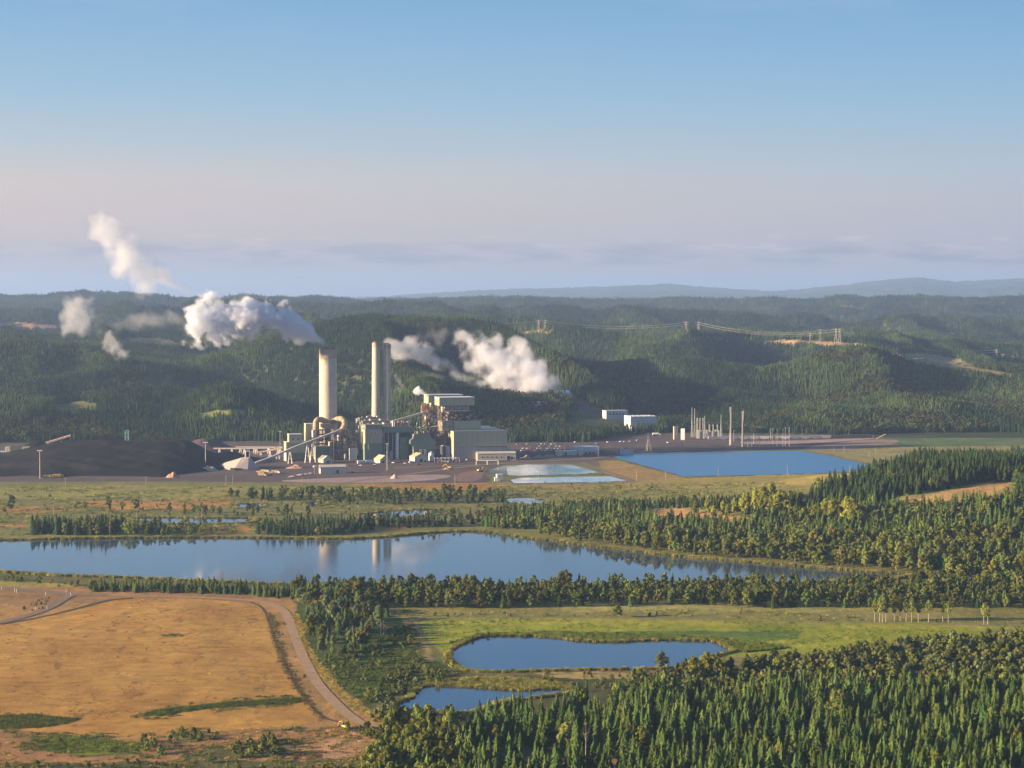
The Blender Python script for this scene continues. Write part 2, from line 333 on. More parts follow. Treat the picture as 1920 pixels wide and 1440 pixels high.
ZONES = [   # (outline, colour, edge wander in pixels, share)
    ([(-300, 806), (2300, 806), (2300, 912), (-300, 912)], OLIVE * .95, 3),
    ([(-300, 906), (1900, 900), (1900, 1012), (-300, 1012)], OLIVE * 1.15, 3),
    ([(-300, 912), (470, 912), (900, 918), (920, 925), (600, 930), (300, 935), (-300, 935)], C(.24, .22, .06), 6),
    ([(130, 941), (240, 937), (330, 939), (440, 932), (420, 948), (380, 957), (300, 958), (170, 952)], GOLD * .95, 4),
    ([(-300, 950), (0, 948), (110, 953), (170, 957), (60, 962), (-300, 962)], GOLD * .85, 4),
    ([(-300, 985), (50, 983), (55, 989), (-300, 992)], GOLD * .9, 2),
    ([(345, 990), (470, 985), (475, 999), (380, 999)], GOLD * .75, 3),
    ([(700, 985), (810, 977), (815, 984), (730, 995)], BROWN * 1.1, 3),
    ([(640, 908), (930, 905), (960, 912), (900, 920), (760, 916)], GOLD * .8, 4),
    ([(925, 905), (1300, 900), (1450, 896), (1620, 888), (1600, 905), (1300, 925), (1000, 925)], C(.26, .21, .065), 5),
    ([(1000, 925), (1600, 905), (1500, 940), (1200, 950), (1000, 940)], OLIVE * 1.05, 5),
    ([(1180, 872), (1290, 897), (1390, 893), (1640, 878), (1640, 892), (1400, 902), (1250, 905), (1180, 888), (1120, 870)], C(.30, .24, .06), 2),
    ([(1120, 862), (1160, 865), (1275, 893), (1240, 903), (1180, 900), (1130, 885)], C(.30, .20, .07), 2),
    ([(1500, 843), (1560, 852), (1640, 872), (1720, 862), (1920, 850), (2300, 850), (2300, 822), (1650, 826)], C(.25, .215, .085), 3),
    ([(1640, 812), (2300, 806), (2300, 832), (1700, 838), (1660, 830)], C(.10, .145, .055), 2),
    ([(1215, 957), (1290, 955), (1330, 962), (1395, 970), (1385, 981), (1300, 977), (1220, 972)], C(.36, .20, .085), 3),
    ([(1680, 938), (1760, 925), (1850, 905), (1900, 905), (1860, 930), (1820, 942), (1750, 942)], C(.34, .22, .09), 2),
    ([(-300, 1060), (2300, 1060), (2300, 1130), (-300, 1130)], OLIVE * .8, 3),
    ([(-300, 1130), (700, 1130), (760, 1350), (900, 1350), (900, 1900), (-300, 1900)], C(.33, .195, .07), 6),
    ([(-300, 1078), (160, 1098), (640, 1117), (560, 1135), (200, 1130), (-300, 1130)], C(.30, .17, .07), 5),
    ([(-300, 1085), (100, 1092), (150, 1103), (60, 1100), (-300, 1096)], C(.30, .25, .06), 4),
    ([(600, 1120), (2300, 1110), (2300, 1175), (1900, 1172), (1240, 1159), (780, 1160), (720, 1165), (600, 1200)], C(.20, .185, .058), 5),
    ([(1050, 1130), (1700, 1132), (1700, 1142), (1300, 1150), (1050, 1148)], C(.28, .26, .085), 5),
    ([(560, 1130), (775, 1160), (800, 1240), (860, 1260), (760, 1340), (690, 1330), (610, 1260), (580, 1200)], C(.062, .088, .024), 8),
    ([(690, 1330), (740, 1300), (860, 1245), (1300, 1250), (1320, 1300), (950, 1330), (860, 1350)], C(.13, .12, .045), 5),
    ([(1200, 1200), (2300, 1170), (2300, 1290), (1300, 1290)], C(.155, .14, .052), 6),
    ([(900, 1270), (2300, 1270), (2300, 1900), (700, 1900), (800, 1360)], C(.075, .08, .03), 6),
    ([(755, 1160), (783, 1160), (815, 1240), (790, 1247), (770, 1200)], C(.27, .20, .085), 3),
    ([(720, 1246), (800, 1244), (800, 1252), (720, 1252)], C(.30, .20, .085), 2),
    ([(1000, 1263), (1100, 1258), (1200, 1264), (1260, 1266), (1180, 1274), (1040, 1270)], C(.33, .25, .10), 3),
    (P_MEADOW, BRIGHT, 3),
    ([(783, 1160), (1000, 1158), (1240, 1160), (1900, 1173), (1900, 1182), (1240, 1172), (1000, 1170), (800, 1172)], C(.27, .27, .04), 3),
    ([(1000, 1185), (1500, 1183), (1500, 1200), (1300, 1203), (1000, 1196)], C(.10, .155, .03), 4),
    ([(-300, 1372), (80, 1374), (200, 1386), (420, 1375), (560, 1364), (690, 1358), (760, 1400), (760, 1900), (-300, 1900)], C(.30, .165, .07), 5),
    ([(540, 1400), (660, 1372), (730, 1380), (735, 1412), (640, 1420), (600, 1440), (530, 1430)], C(.40, .235, .12), 4),
    ([(555, 1408), (608, 1405), (603, 1427), (548, 1425)], C(.20, .095, .06), 1),
    ([(50, 1385), (120, 1376), (210, 1384), (280, 1393), (270, 1412), (160, 1418), (90, 1412)], C(.105, .125, .024), 6),
    ([(90, 1395), (200, 1395), (210, 1412), (140, 1414), (90, 1406)], C(.19, .20, .03), 4),
    ([(330, 1375), (400, 1378), (380, 1392), (330, 1388)], C(.17, .17, .05), 4),
    ([(420, 1400), (540, 1385), (530, 1415), (430, 1425), (300, 1428)], C(.10, .10, .035), 6),
    ([(-300, 1436), (740, 1420), (740, 1900), (-300, 1900)], C(.10, .10, .035), 7),
    ([(1000, 1415), (1180, 1425), (1180, 1445), (930, 1442)], C(.26, .16, .075), 3),
]
# ground sheet: fine rows in the valley, then a few rows to the horizon under the hills
rows = np.concatenate([np.arange(1900, 806, -1.25)])
Dr = np.concatenate([[-1500, -300, 300], H * F / (rows - HV), [4300, 5200, 8000, 14000, 26000, 50000]])
uc = np.concatenate([np.arange(-3400, -520, 60.0), np.arange(-520, 2441, 4.0), np.arange(2460, 5400, 60.0)])
TX = (uc - 960) / F
X = np.where(Dr[:, None] > 600, Dr[:, None], 700) * TX[None, :] * 1.0; Y = np.repeat(Dr[:, None], len(uc), 1)
Zg = knoll(X, Y); Zg[Y > 3790] = np.minimum(Zg[Y > 3790], -.05); Zg[Y > 4150] = -2.5
gu, gv = P(X, np.maximum(Y, 700), np.maximum(Zg, 0))
jx = fbm(X / 26, Y / 60, 71, 3); jy = fbm(X / 26 + 9, Y / 60, 72, 3); j2 = vn(X / 5, Y / 14, 73)
col = np.zeros(X.shape + (3,)); col[:] = OLIVE
for poly, c, wob in ZONES:
    k = inside(gu + jx * wob * 1.6 + j2 * wob * .4, gv + (jy * .5 + j2 * .12) * wob * np.clip((gv - HV) / 500, .3, 1.4), poly); col[k] = c
wet = np.zeros(X.shape, bool)
for q in WATERS: wet |= inside(gu, gv, q)
col[wet] = C(.03, .035, .025); Zg[wet] = -.8
def zmat(name, bumpscale):
    m, nt = mat(name)
    a = nd(nt, 'ShaderNodeAttribute', attribute_name='zone').outputs['Color']
    p = pos(nt)
    n1 = noise(nt, p, .012, 6, .65); n2 = noise(nt, pos(nt, (1, .45, 1)), .10, 6, .7); n3 = noise(nt, p, .6, 4, .7)
    c = mixc(nt, 1.0, a, ramp(nt, n1, [(.3, (.66, .74, .72)), (.7, (1.3, 1.22, 1.2))]), 'MULTIPLY')
    c = mixc(nt, 1.0, c, ramp(nt, n2, [(.28, (.55, .66, .6)), (.5, (1, 1, 1)), (.74, (1.4, 1.28, 1.2))]), 'MULTIPLY')
    c = mixc(nt, 1.0, c, ramp(nt, n3, [(.25, .72), (.75, 1.3)]), 'MULTIPLY')
    h = math_(nt, 'ADD', n3, math_(nt, 'MULTIPLY', n2, 2.0))
    finish(nt, c, .95, .1, h, .5, bdist=bumpscale); return m
me = npmesh('ground', np.stack([X, Y, Zg], -1).reshape(-1, 3), gridfaces(*X.shape), zmat('ground_cover', 1.2))
at_ = me.attributes.new('zone', 'FLOAT_COLOR', 'POINT')
at_.data.foreach_set('color', np.concatenate([col, np.ones(X.shape + (1,))], -1).astype(np.float32).ravel())
g = bpy.data.objects.new('ground', me); COL.objects.link(g); tag(g, kind='structure')

# hills: near wooded hills, far wooded hills, distant mountains - one height field cut in three sheets
P_CLEAR = [   # openings in the hill forest, as seen in the photograph
    ([(1420, 640), (1490, 637), (1560, 640), (1640, 648), (1660, 658), (1600, 655), (1520, 648), (1430, 646)], C(.34, .235, .12)),
    ([(1655, 664), (1740, 662), (1800, 672), (1830, 690), (1900, 700), (1900, 712), (1820, 700), (1720, 686)], C(.25, .215, .09)),
    ([(1262, 630), (1330, 632), (1420, 638), (1420, 643), (1300, 638)], C(.33, .24, .13)),
    ([(940, 622), (1030, 621), (1035, 627), (980, 628)], C(.34, .22, .11)),
    ([(235, 632), (300, 634), (340, 643), (320, 654), (260, 652), (240, 645)], C(.25, .19, .08)),
    ([(-300, 605), (30, 603), (110, 612), (110, 622), (20, 618), (-300, 625)], C(.27, .16, .09)),
    ([(370, 775), (430, 766), (475, 767), (470, 777), (400, 783), (370, 790)], C(.17, .19, .05)),
    ([(90, 760), (150, 752), (200, 757), (180, 772), (110, 782)], C(.17, .17, .045)),
    ([(1560, 575), (1610, 573), (1625, 580), (1580, 582)], C(.30, .2, .12)),
    ([(1060, 738), (1085, 745), (1140, 772), (1200, 790), (1240, 800), (1120, 802), (1090, 775)], C(.10, .085, .06)),
    ([(1060, 770), (1240, 780), (1240, 808), (1060, 806)], C(.075, .09, .04)),
    ([(380, 600), (520, 600), (520, 606), (380, 606)], C(.12, .14, .05)),
]
hr = [3780.0]
while hr[-1] < 62000: hr.append(hr[-1] * (1.0036 if hr[-1] < 9000 else 1.0075))
hr = np.array(hr); hu = np.concatenate([np.arange(-1720, -520, 30.0), np.arange(-520, 2441, 5.0), np.arange(2470, 3700, 30.0)]); HX = hr[:, None] * (hu[None, :] - 960) / F; HY = np.repeat(hr[:, None], len(hu), 1)
HZ = hillz(HX, HY)
pu, pv = P(HX, HY, HZ)
hcol = np.zeros(HX.shape + (3,)); hcol[:] = C(.04, .052, .022)
yg = fbm(HX / 420, HY / 700, 55, 4)
hcol[yg > .45] = C(.075, .09, .034)
hcol[HY > 9000] *= .75; hcol[(HY > 9000) & (fbm(HX / 700, HY / 1200, 56, 4) > .55)] = C(.065, .07, .034)
for q, c in P_CLEAR: hcol[inside(pu + fbm(HX / 40, HY / 80, 60, 2) * 3, pv + fbm(HX / 40, HY / 80, 61, 2) * 1.2, q)] = c
hm = zmat('hill_cover', 3.0)
def cut(name, d0, d1):
    k = np.where((hr >= d0) & (hr <= d1))[0]; s_ = slice(k[0], min(k[-1] + 2, len(hr)))
    me = npmesh(name, np.stack([HX[s_], HY[s_], HZ[s_]], -1).reshape(-1, 3), gridfaces(*HX[s_].shape), hm)
    a = me.attributes.new('zone', 'FLOAT_COLOR', 'POINT')
    a.data.foreach_set('color', np.concatenate([hcol[s_], np.ones(HX[s_].shape + (1,))], -1).astype(np.float32).ravel())
    o = bpy.data.objects.new(name, me); COL.objects.link(o); tag(o, kind='structure')
cut('near_hills', 0, 9000); cut('far_hills', 9000.1, 24000); cut('distant_mountains', 24000.1, 99999)
# highest line of sight over the hills for every column, to leave out trees nobody can see
ELV = (HZ + 26 - H) / HY; CUM = np.maximum.accumulate(np.vstack([np.full((1, HX.shape[1]), -9.), (HZ[:-1] + 6 - H) / HY[:-1]]), 0)

# ------------------------------------------------------------------ flat sheets: water, roads, yards
def sheet(name, poly, z, m, sm=2, **tags):
    pts = [(*G(u, v, z), 0) for u, v in (smooth(poly, 1 if 'pond' in name else sm) if sm else poly)]
    if 'water' in name and sm > 1:          # ragged natural bank
        q = []
        for i in range(len(pts)):
            p0, p1 = Vector(pts[i]), Vector(pts[(i + 1) % len(pts)]); k = max(1, int((p1 - p0).length / 3))
            q += [p0 + (p1 - p0) * (t / k) for t in range(k)]
        pts = [(p.x + 1.7 * float(fbm(p.x / 9, p.y / 9, 5, 3)), p.y + 3.4 * float(fbm(p.x / 9, p.y / 9, 6, 3)), 0) for p in q]
    cx = sum(p[0] for p in pts) / len(pts); cy_ = sum(p[1] for p in pts) / len(pts)
    me = bpy.data.meshes.new(name); me.from_pydata([(p[0] - cx, p[1] - cy_, 0) for p in pts], [], [tuple(range(len(pts)))]); me.materials.append(m)
    if me.polygons[0].normal.z < 0: me.flip_normals()
    o = bpy.data.objects.new(name, me); o.location = (cx, cy_, z); COL.objects.link(o); tag(o, **tags); return o
def water(name, c, rough, bs, bd, streak=False, spec_ior=1.33, murk=None):
    m, nt = mat(name)
    b = nd(nt, 'ShaderNodeBsdfPrincipled'); b.inputs['IOR'].default_value = spec_ior; b.inputs['Specular IOR Level'].default_value = .5
    if murk:
        n = noise(nt, pos(nt, (1, .3, 1)), murk[0], 5, .6)
        L(nt, mixc(nt, ramp(nt, n, [(.42, 0.0), (.62, 1.0)]), c, murk[1]), b.inputs['Base Color'])
    else: b.inputs['Base Color'].default_value = (*c, 1)
    if streak:       # calm and breezy patches
        n = noise(nt, pos(nt, (1, .22, 1)), .006, 4, .5)
        L(nt, ramp(nt, n, [(.40, rough), (.5, rough * 2.2), (.62, rough * 4.5)]), b.inputs['Roughness'])
    else: b.inputs['Roughness'].default_value = rough
    n = noise(nt, pos(nt, (1, .6, 1)), .5, 3, .6)
    bp = nd(nt, 'ShaderNodeBump'); bp.inputs['Strength'].default_value = bs; bp.inputs['Distance'].default_value = bd
    L(nt, n, bp.inputs['Height']); L(nt, bp.outputs[0], b.inputs['Normal'])
    L(nt, b.outputs[0], nd(nt, 'ShaderNodeOutputMaterial').inputs[0]); return m
WZ = .12
sheet('lake_water', W_LAKE, WZ, water('lake_water', (.04, .065, .10), .03, .12, .05, True, 1.42), kind='structure')
pondm = water('pond_water', (.02, .055, .11), .04, .15, .05, True, 1.4)
sheet('pond_water', W_POND, WZ, pondm, kind='structure'); sheet('pond_water', W_POND2, WZ, pondm, kind='structure')
sheet('basin_water', W_BASIN, WZ, water('basin_water', (.045, .16, .34), .3, .6, .3), 0, kind='structure')
setm = water('settling_water', (.10, .17, .20), .12, .1, .05, murk=(.02, (.46, .55, .56)))
sheet('settling_pond_water', W_SET1, WZ, setm, 0, kind='structure'); sheet('settling_pond_water', W_SET2, WZ, water('milky_water', (.22, .37, .46), .12, .1, .05, murk=(.03, (.5, .58, .6))), 0, kind='structure')
marsh = water('marsh_water', (.02, .035, .05), .06, .1, .05)
sheet('marsh_water', W_BACK, WZ, marsh, 1, kind='structure')
for q in W_SMALL: sheet('marsh_water', q, WZ, marsh, 1, kind='structure')
sheet('green_pond_water', W_GREEN, WZ, water('green_water', (.10, .22, .17), .2, .1, .05, murk=(.03, (.42, .55, .5))), 1, kind='structure')
def fieldmat():
    m, nt = mat('dry_field')
    p = pos(nt)
    n1 = noise(nt, pos(nt, (1, .5, 1)), .013, 6, .65); n2 = noise(nt, pos(nt, (.55, .8, 1)), .11, 7, .72); n3 = noise(nt, p, .8, 4, .7); n4 = noise(nt, pos(nt, (1, .35, 1)), .045, 5, .75)
    c = mixc(nt, ramp(nt, n1, [(.3, 0.0), (.7, 1.0)]), (.30, .155, .036), (.50, .295, .075))
    c = mixc(nt, 1.0, c, ramp(nt, n2, [(.25, (.5, .52, .56)), (.5, (1, 1, 1)), (.76, (1.3, 1.3, 1.35))]), 'MULTIPLY')
    c = mixc(nt, 1.0, c, ramp(nt, n3, [(.2, .78), (.8, 1.22)]), 'MULTIPLY')
    c = mixc(nt, math_(nt, 'MULTIPLY', math_(nt, 'MULTIPLY', ramp(nt, n4, [(.55, 0.0), (.63, 1.0)]), ramp(nt, n2, [(.42, 0.0), (.54, 1.0)])), .8), c, (.12, .07, .032))
    finish(nt, c, .95, .1, math_(nt, 'ADD', n3, n2), .7, bdist=1.0); return m
# the field is a low dome
fp = smooth(P_FIELD, 2); fw = np.array([G(u, v) for u, v in fp])
def fieldz(x, y):
    x = np.asarray(x, float); y = np.asarray(y, float); dm = np.full(x.shape, 1e9)
    for i in range(len(fw)):
        a_, b_ = fw[i], fw[(i + 1) % len(fw)]; dx, dy = b_ - a_; l2 = dx * dx + dy * dy + 1e-9
        t = np.clip(((x - a_[0]) * dx + (y - a_[1]) * dy) / l2, 0, 1); dm = np.minimum(dm, np.hypot(x - a_[0] - t * dx, y - a_[1] - t * dy))
    t = np.clip(dm / 70, 0, 1); return 2.2 * t * t * (3 - 2 * t) + .07
fx = np.arange(fw[:, 0].min(), fw[:, 0].max() + 2, 2.0); fy = np.arange(fw[:, 1].min(), fw[:, 1].max() + 3, 3.0)
FX, FY = np.meshgrid(fx, fy); fin_ = inside(FX, FY, [tuple(q) for q in fw])
idx = gridfaces(*FX.shape); keep = fin_.ravel()[idx].all(1)
FZ = fieldz(FX, FY); FZ += .16 * fbm(FX / 11, FY / 11, 4, 3) * np.clip((FZ - .07) * 4, 0, 1)
V = np.stack([FX, FY, FZ], -1).reshape(-1, 3); used = np.unique(idx[keep]); mp_ = -np.ones(len(V), int); mp_[used] = np.arange(len(used))
o = bpy.data.objects.new('field', npmesh('field', V[used], mp_[idx[keep]], fieldmat())); COL.objects.link(o); tag(o, kind='structure')
def ribbon(name, pts, wid, z, m, kind='structure', zf=None):
    p = [Vector((*G(u, v, z), z)) for u, v in smooth(pts, 2, False)]
    V, Fq = [], []
    for i, q in enumerate(p):
        d = (p[min(i + 1, len(p) - 1)] - p[max(i - 1, 0)]).normalized(); s_ = Vector((d.y, -d.x, 0)) * wid / 2
        V += [tuple(q - s_), tuple(q + s_)]
        if i: Fq.append((2 * i - 2, 2 * i - 1, 2 * i + 1, 2 * i))
    me = bpy.data.meshes.new(name); me.from_pydata(V, [], Fq); me.materials.append(m); me.update()
    if me.polygons[0].normal.z < 0: me.flip_normals()
    o = bpy.data.objects.new(name, me); COL.objects.link(o); return tag(o, kind=kind)
def roadmat(name, c1, c2):
    m, nt = mat(name)
    n = noise(nt, pos(nt), .12, 5, .65); n2 = noise(nt, pos(nt), .9, 4, .7)
    c = mixc(nt, ramp(nt, n, [(.35, 0.0), (.65, 1.0)]), c1, c2); c = mixc(nt, 1.0, c, ramp(nt, n2, [(.3, .85), (.7, 1.15)]), 'MULTIPLY')
    finish(nt, c, .9, .2, n2, .4, bdist=.2); return m
gravel = roadmat('gravel_road', (.36, .245, .14), (.28, .19, .115)); paved = roadmat('worn_asphalt', (.225, .16, .105), (.18, .13, .09))
ribbon('road', [(872, 1364), (808, 1363), (740, 1361), (690, 1362), (655, 1343), (618, 1307), (592, 1278), (566, 1228), (548, 1180), (537, 1147), (515, 1133), (480, 1126), (400, 1121), (300, 1117.5), (200, 1115.5), (130, 1114)], 8.5, .32, gravel)
ribbon('road', [(200, 1116), (130, 1114.5), (60, 1106), (0, 1101), (-120, 1092), (-300, 1080)], 14, .36, paved)
ribbon('road', [(140, 1114), (122, 1120), (105, 1132), (80, 1145), (30, 1160), (0, 1167), (-200, 1200)], 10, .40, paved)
ribbon('road', [(1180, 1443), (1100, 1430), (1000, 1426), (900, 1440)], 9, .3, roadmat('dirt_track', (.24, .15, .075), (.18, .115, .06)))
ribbon('road', [(2300, 1185), (1900, 1172.5), (1240, 1159.5), (1000, 1157), (760, 1158)], 5, .22, roadmat('field_track', (.2, .17, .09), (.24, .19, .10)))
ditch = plain('ditch_scrub', (.06, .042, .025), .95, .4, .3)
ribbon('ditch_path', [(470, 1129), (492, 1137), (504, 1160), (514, 1195), (533, 1243), (566, 1303), (604, 1347), (650, 1356)], 2.6, .12, ditch)
ribbon('ditch_path', [(0, 1171), (57, 1161), (110, 1150), (160, 1137), (205, 1124), (250, 1121)], 6, .34, ditch)
def yardmat(name, c1, c2, sc=.02):
    m, nt = mat(name)
    n = noise(nt, pos(nt, (1, .35, 1)), sc, 6, .68); n2 = noise(nt, pos(nt, (1, .5, 1)), sc * 9, 5, .7)
    c = mixc(nt, ramp(nt, n, [(.35, 0.0), (.65, 1.0)]), c1, c2); c = mixc(nt, 1.0, c, ramp(nt, n2, [(.3, .74), (.72, 1.22)]), 'MULTIPLY')
    finish(nt, c, .95, .2, n2, .4, bdist=.4); return m
sheet('plant_yard_ground', P_YARD, .05, yardmat('yard_gravel', (.115, .080, .072), (.066, .052, .053)), 1, kind='structure')
pale = yardmat('pale_gravel', (.36, .27, .245), (.25, .185, .17))
sheet('gravel_lot_ground', [(505, 902), (600, 897), (700, 893), (790, 890), (850, 890), (835, 898), (740, 905), (600, 905)], .10, pale, 1, kind='structure')
sheet('gravel_lot_ground', [(850, 893), (880, 882), (910, 880), (900, 903), (850, 903)], .10, yardmat('red_gravel', (.20, .125, .10), (.15, .10, .085)), 1, kind='structure')
sheet('gravel_lot_ground', [(1500, 842), (1530, 835), (1640, 823), (1700, 826), (1640, 838), (1560, 845)], .10, yardmat('pink_gravel', (.32, .22, .17), (.22, .16, .12)), 1, kind='structure')
sheet('gravel_lot_ground', [(1380, 828), (1500, 826), (1640, 820), (1640, 824), (1500, 832), (1400, 833)], .10, pale, 1, kind='structure')
ribbon('road', [(-300, 906.5), (300, 904), (520, 905), (640, 907), (900, 909), (960, 907), (1200, 908)], 6, .15, roadmat('levee_track', (.13, .115, .07), (.20, .155, .10)))
ribbon('road', [(640, 905.5), (740, 893), (860, 876), (960, 866), (1100, 861), (1180, 850)], 12, .16, paved)
ribbon('road', [(740, 877), (860, 873), (950, 869), (1060, 868)], 7, .2, roadmat('yard_track', (.26, .2, .18), (.2, .16, .145)))
ribbon('road', [(960, 909), (1020, 906), (1100, 907), (1200, 905), (1140, 885), (1090, 867)], 9, .24, roadmat('dyke_track', (.2, .14, .11), (.16, .12, .10)))
# ------------------------------------------------------------------ plants
def leafquad(mb, c, nrm, s, rnd):
    n = Vector(nrm).normalized(); a = n.orthogonal().normalized(); t = rnd.uniform(0, 6.28)
    a = a * math.cos(t) + n.cross(a) * math.sin(t); b = n.cross(a); c = Vector(c)
    a = a * s; b = b * s * rnd.uniform(.55, 1)
    mb.add([c - a, c - b * .8, c + a, c + b], [(0, 1, 2, 3)])
def conifer(seed, H_=22.0, R=4.6, whorls=14, per=8, bare=.05, taper=.68, droop=.55):
    rnd = random.Random(seed); mb = MB()
    n = 7; o = []
    prof = [(R * .34, bare * H_), (R * .30, H_ * .4), (R * .16, H_ * .75), (.05, H_ * .97)]
    mb.lathe([(r * rnd.uniform(.8, 1.1), z) for r, z in prof], n)
    for w_ in range(whorls):
        f = max(0.0, (w_ + rnd.uniform(-.3, .3)) / whorls); z = H_ * (bare + (1 - bare) * f); k = max(5, int(per * (1 - f * .45))); gap = H_ / whorls
        Lr = R * (1 - f) ** taper * (.62 + .38 * min(1, f * 5 + .3)) * rnd.uniform(.88, 1.12) + .1
        a0 = rnd.uniform(0, 6.28); ox, oy = rnd.uniform(-.12, .12) * Lr, rnd.uniform(-.12, .12) * Lr; ring = [(ox, oy, z + gap * 1.05 + Lr * .06)]
        for j in range(2 * k):
            a = a0 + math.pi * j / k + rnd.uniform(-.12, .12); l = Lr * (rnd.uniform(.82, 1.25) if j % 2 == 0 else rnd.uniform(.60, .80))
            ring.append((ox + l * math.cos(a), oy + l * math.sin(a), z - l * droop * rnd.uniform(.7, 1.3) + (0 if j % 2 == 0 else Lr * .02) + rnd.uniform(-.12, .12) * gap))
        mb.add(ring, [(0, 1 + j, 1 + (j + 1) % (2 * k)) for j in range(2 * k)])
    for j in range(3):
        a = j * 2.1; mb.add([(0, 0, H_ * 1.03), (.28 * math.cos(a), .28 * math.sin(a), H_ * .9), (.28 * math.cos(a + 1.2), .28 * math.sin(a + 1.2), H_ * .9)], [(0, 1, 2)])
    return mb
def broad(seed, H_=18.0, R=5.2, lobes=12, per=58, base=.16, leaf=.85, slim=1.0, core=True):
    rnd = random.Random(seed); mb = MB()
    for i in range(lobes):
        f = i / max(1, lobes - 1)
        zc = H_ * (base + .12 + (1 - base - .22) * (f + rnd.uniform(-.08, .08)))
        wide = math.sin(math.pi * (.22 + .66 * f)) 
        a = i * 2.4 + rnd.uniform(-.5, .5); off = R * .66 * wide * rnd.uniform(.45, 1.15) * slim * (0 if i == lobes - 1 else 1)
        c = Vector((math.cos(a) * off, math.sin(a) * off, zc)); r = R * rnd.uniform(.30, .54) * (.65 + .35 * wide) * (slim ** .5)
        hr_ = r * rnd.uniform(.8, 1.1) * (1.25 if slim < .8 else 1)
        for _ in range(per):
            d = Vector((rnd.gauss(0, 1), rnd.gauss(0, 1), rnd.gauss(.15, 1))).normalized(); k = rnd.uniform(.72, 1.08) + (rnd.random() < .1) * .18
            p = c + Vector((d.x * r * k, d.y * r * k, d.z * hr_ * k))
            leafquad(mb, p, d + Vector((rnd.uniform(-.6, .6), rnd.uniform(-.6, .6), rnd.uniform(-.3, .7))), leaf * rnd.uniform(.55, 1.1), rnd)
        if core:
            ph = [(0.05, -.72 * hr_), (.62 * r, -.4 * hr_), (.74 * r, .05 * hr_), (.55 * r, .5 * hr_), (.05, .72 * hr_)]
            o = len(mb.v); mb.lathe([(q, z) for q, z in ph], 7)
            for q in range(o, len(mb.v)):
                x, y, z = mb.v[q]; j = rnd.uniform(.8, 1.15); mb.v[q] = (c.x + x * j, c.y + y * j, c.z + z * j)
    return mb
def trunkmb(seed, H_, r, limbs=4, top=.72):
    rnd = random.Random(seed); mb = MB()
    mb.tube([(0, 0, -.5), (rnd.uniform(-.2, .2), rnd.uniform(-.2, .2), H_ * .35), (rnd.uniform(-.3, .3), rnd.uniform(-.3, .3), H_ * top)], [r, r * .7, r * .18], 6)
    for i in range(limbs):
        z = H_ * rnd.uniform(.25, .55); a = rnd.uniform(0, 6.28); l = H_ * rnd.uniform(.12, .22)
        mb.tube([(0, 0, z), (math.cos(a) * l * .5, math.sin(a) * l * .5, z + l * .5), (math.cos(a) * l, math.sin(a) * l, z + l * 1.1)], [r * .4, r * .25, r * .08], 5)
    return mb
def jitter_clump(make, n, spread, seed, hs=(.7, 1.15)):
    """a handful of far trees standing together"""
    rnd = random.Random(seed); mb = MB()
    for i in range(n):
        t = make(seed * 31 + i); s = rnd.uniform(*hs); a = i * 2.399; r = spread * math.sqrt((i + .4) / n)
        cx, cy_ = r * math.cos(a) + rnd.uniform(-2, 2), r * math.sin(a) + rnd.uniform(-2, 2)
        mb.add([(x * s + cx, y * s + cy_, z * s) for x, y, z in t.v], t.f)
    return mb
LEAF = M['leaf']
PC = [conifer(i, whorls=16, per=9, R=4.2 + .35 * (i % 3), taper=(.6, .72, .66, .8, .55)[i]) .mesh('conifer_crown', LEAF) for i in range(5)]
PCm = [conifer(20 + i, whorls=12, per=7).mesh('conifer', LEAF) for i in range(4)]
PCf = [jitter_clump(lambda s: conifer(s, whorls=7, per=6, R=4.8), 7, 13, 40 + i).mesh('conifer_clump', LEAF) for i in range(5)]
PB = [broad(60 + i).mesh('broadleaf_crown', LEAF) for i in range(5)]
PBm = [broad(70 + i, lobes=7, per=34, leaf=1.35).mesh('broadleaf', LEAF) for i in range(4)]
PBf = [jitter_clump(lambda s: broad(s, lobes=5, per=16, leaf=1.9, H_=17, R=5.5), 4, 9, 80 + i).mesh('broadleaf_clump', LEAF) for i in range(4)]
PP = [broad(90 + i, H_=24, R=8.5, lobes=16, per=60, slim=.75, base=.08, leaf=1.05).mesh('poplar_crown', LEAF) for i in range(4)]
PS = [broad(100 + i, H_=5, R=3.0, lobes=6, per=42, base=-.05, leaf=.62).mesh('shrub_foliage', LEAF) for i in range(5)]
PSm = [broad(110 + i, H_=4, R=2.8, lobes=4, per=22, base=-.08, leaf=.8).mesh('shrub', LEAF) for i in range(4)]
def reedmb(seed):
    rnd = random.Random(seed); mb = MB()
    for i in range(46):
        a, r = rnd.uniform(0, 6.28), 2.4 * math.sqrt(rnd.random()); x, y = r * math.cos(a), r * math.sin(a)
        b = rnd.uniform(0, 3.14); wx, wy = .2 * math.cos(b), .2 * math.sin(b); h = rnd.uniform(1.5, 2.9); lx, ly = rnd.uniform(-.5, .5), rnd.uniform(-.5, .5)
        mb.add([(x - wx, y - wy, -.3), (x + wx, y + wy, -.3), (x + wx * .6 + lx * .5, y + wy * .6 + ly * .5, h * .7), (x + lx, y + ly, h), (x - wx * .6 + lx * .5, y - wy * .6 + ly * .5, h * .7)], [(0, 1, 2, 3, 4)])
    return mb
PR = [reedmb(i).mesh('reed_tuft', LEAF) for i in range(4)]
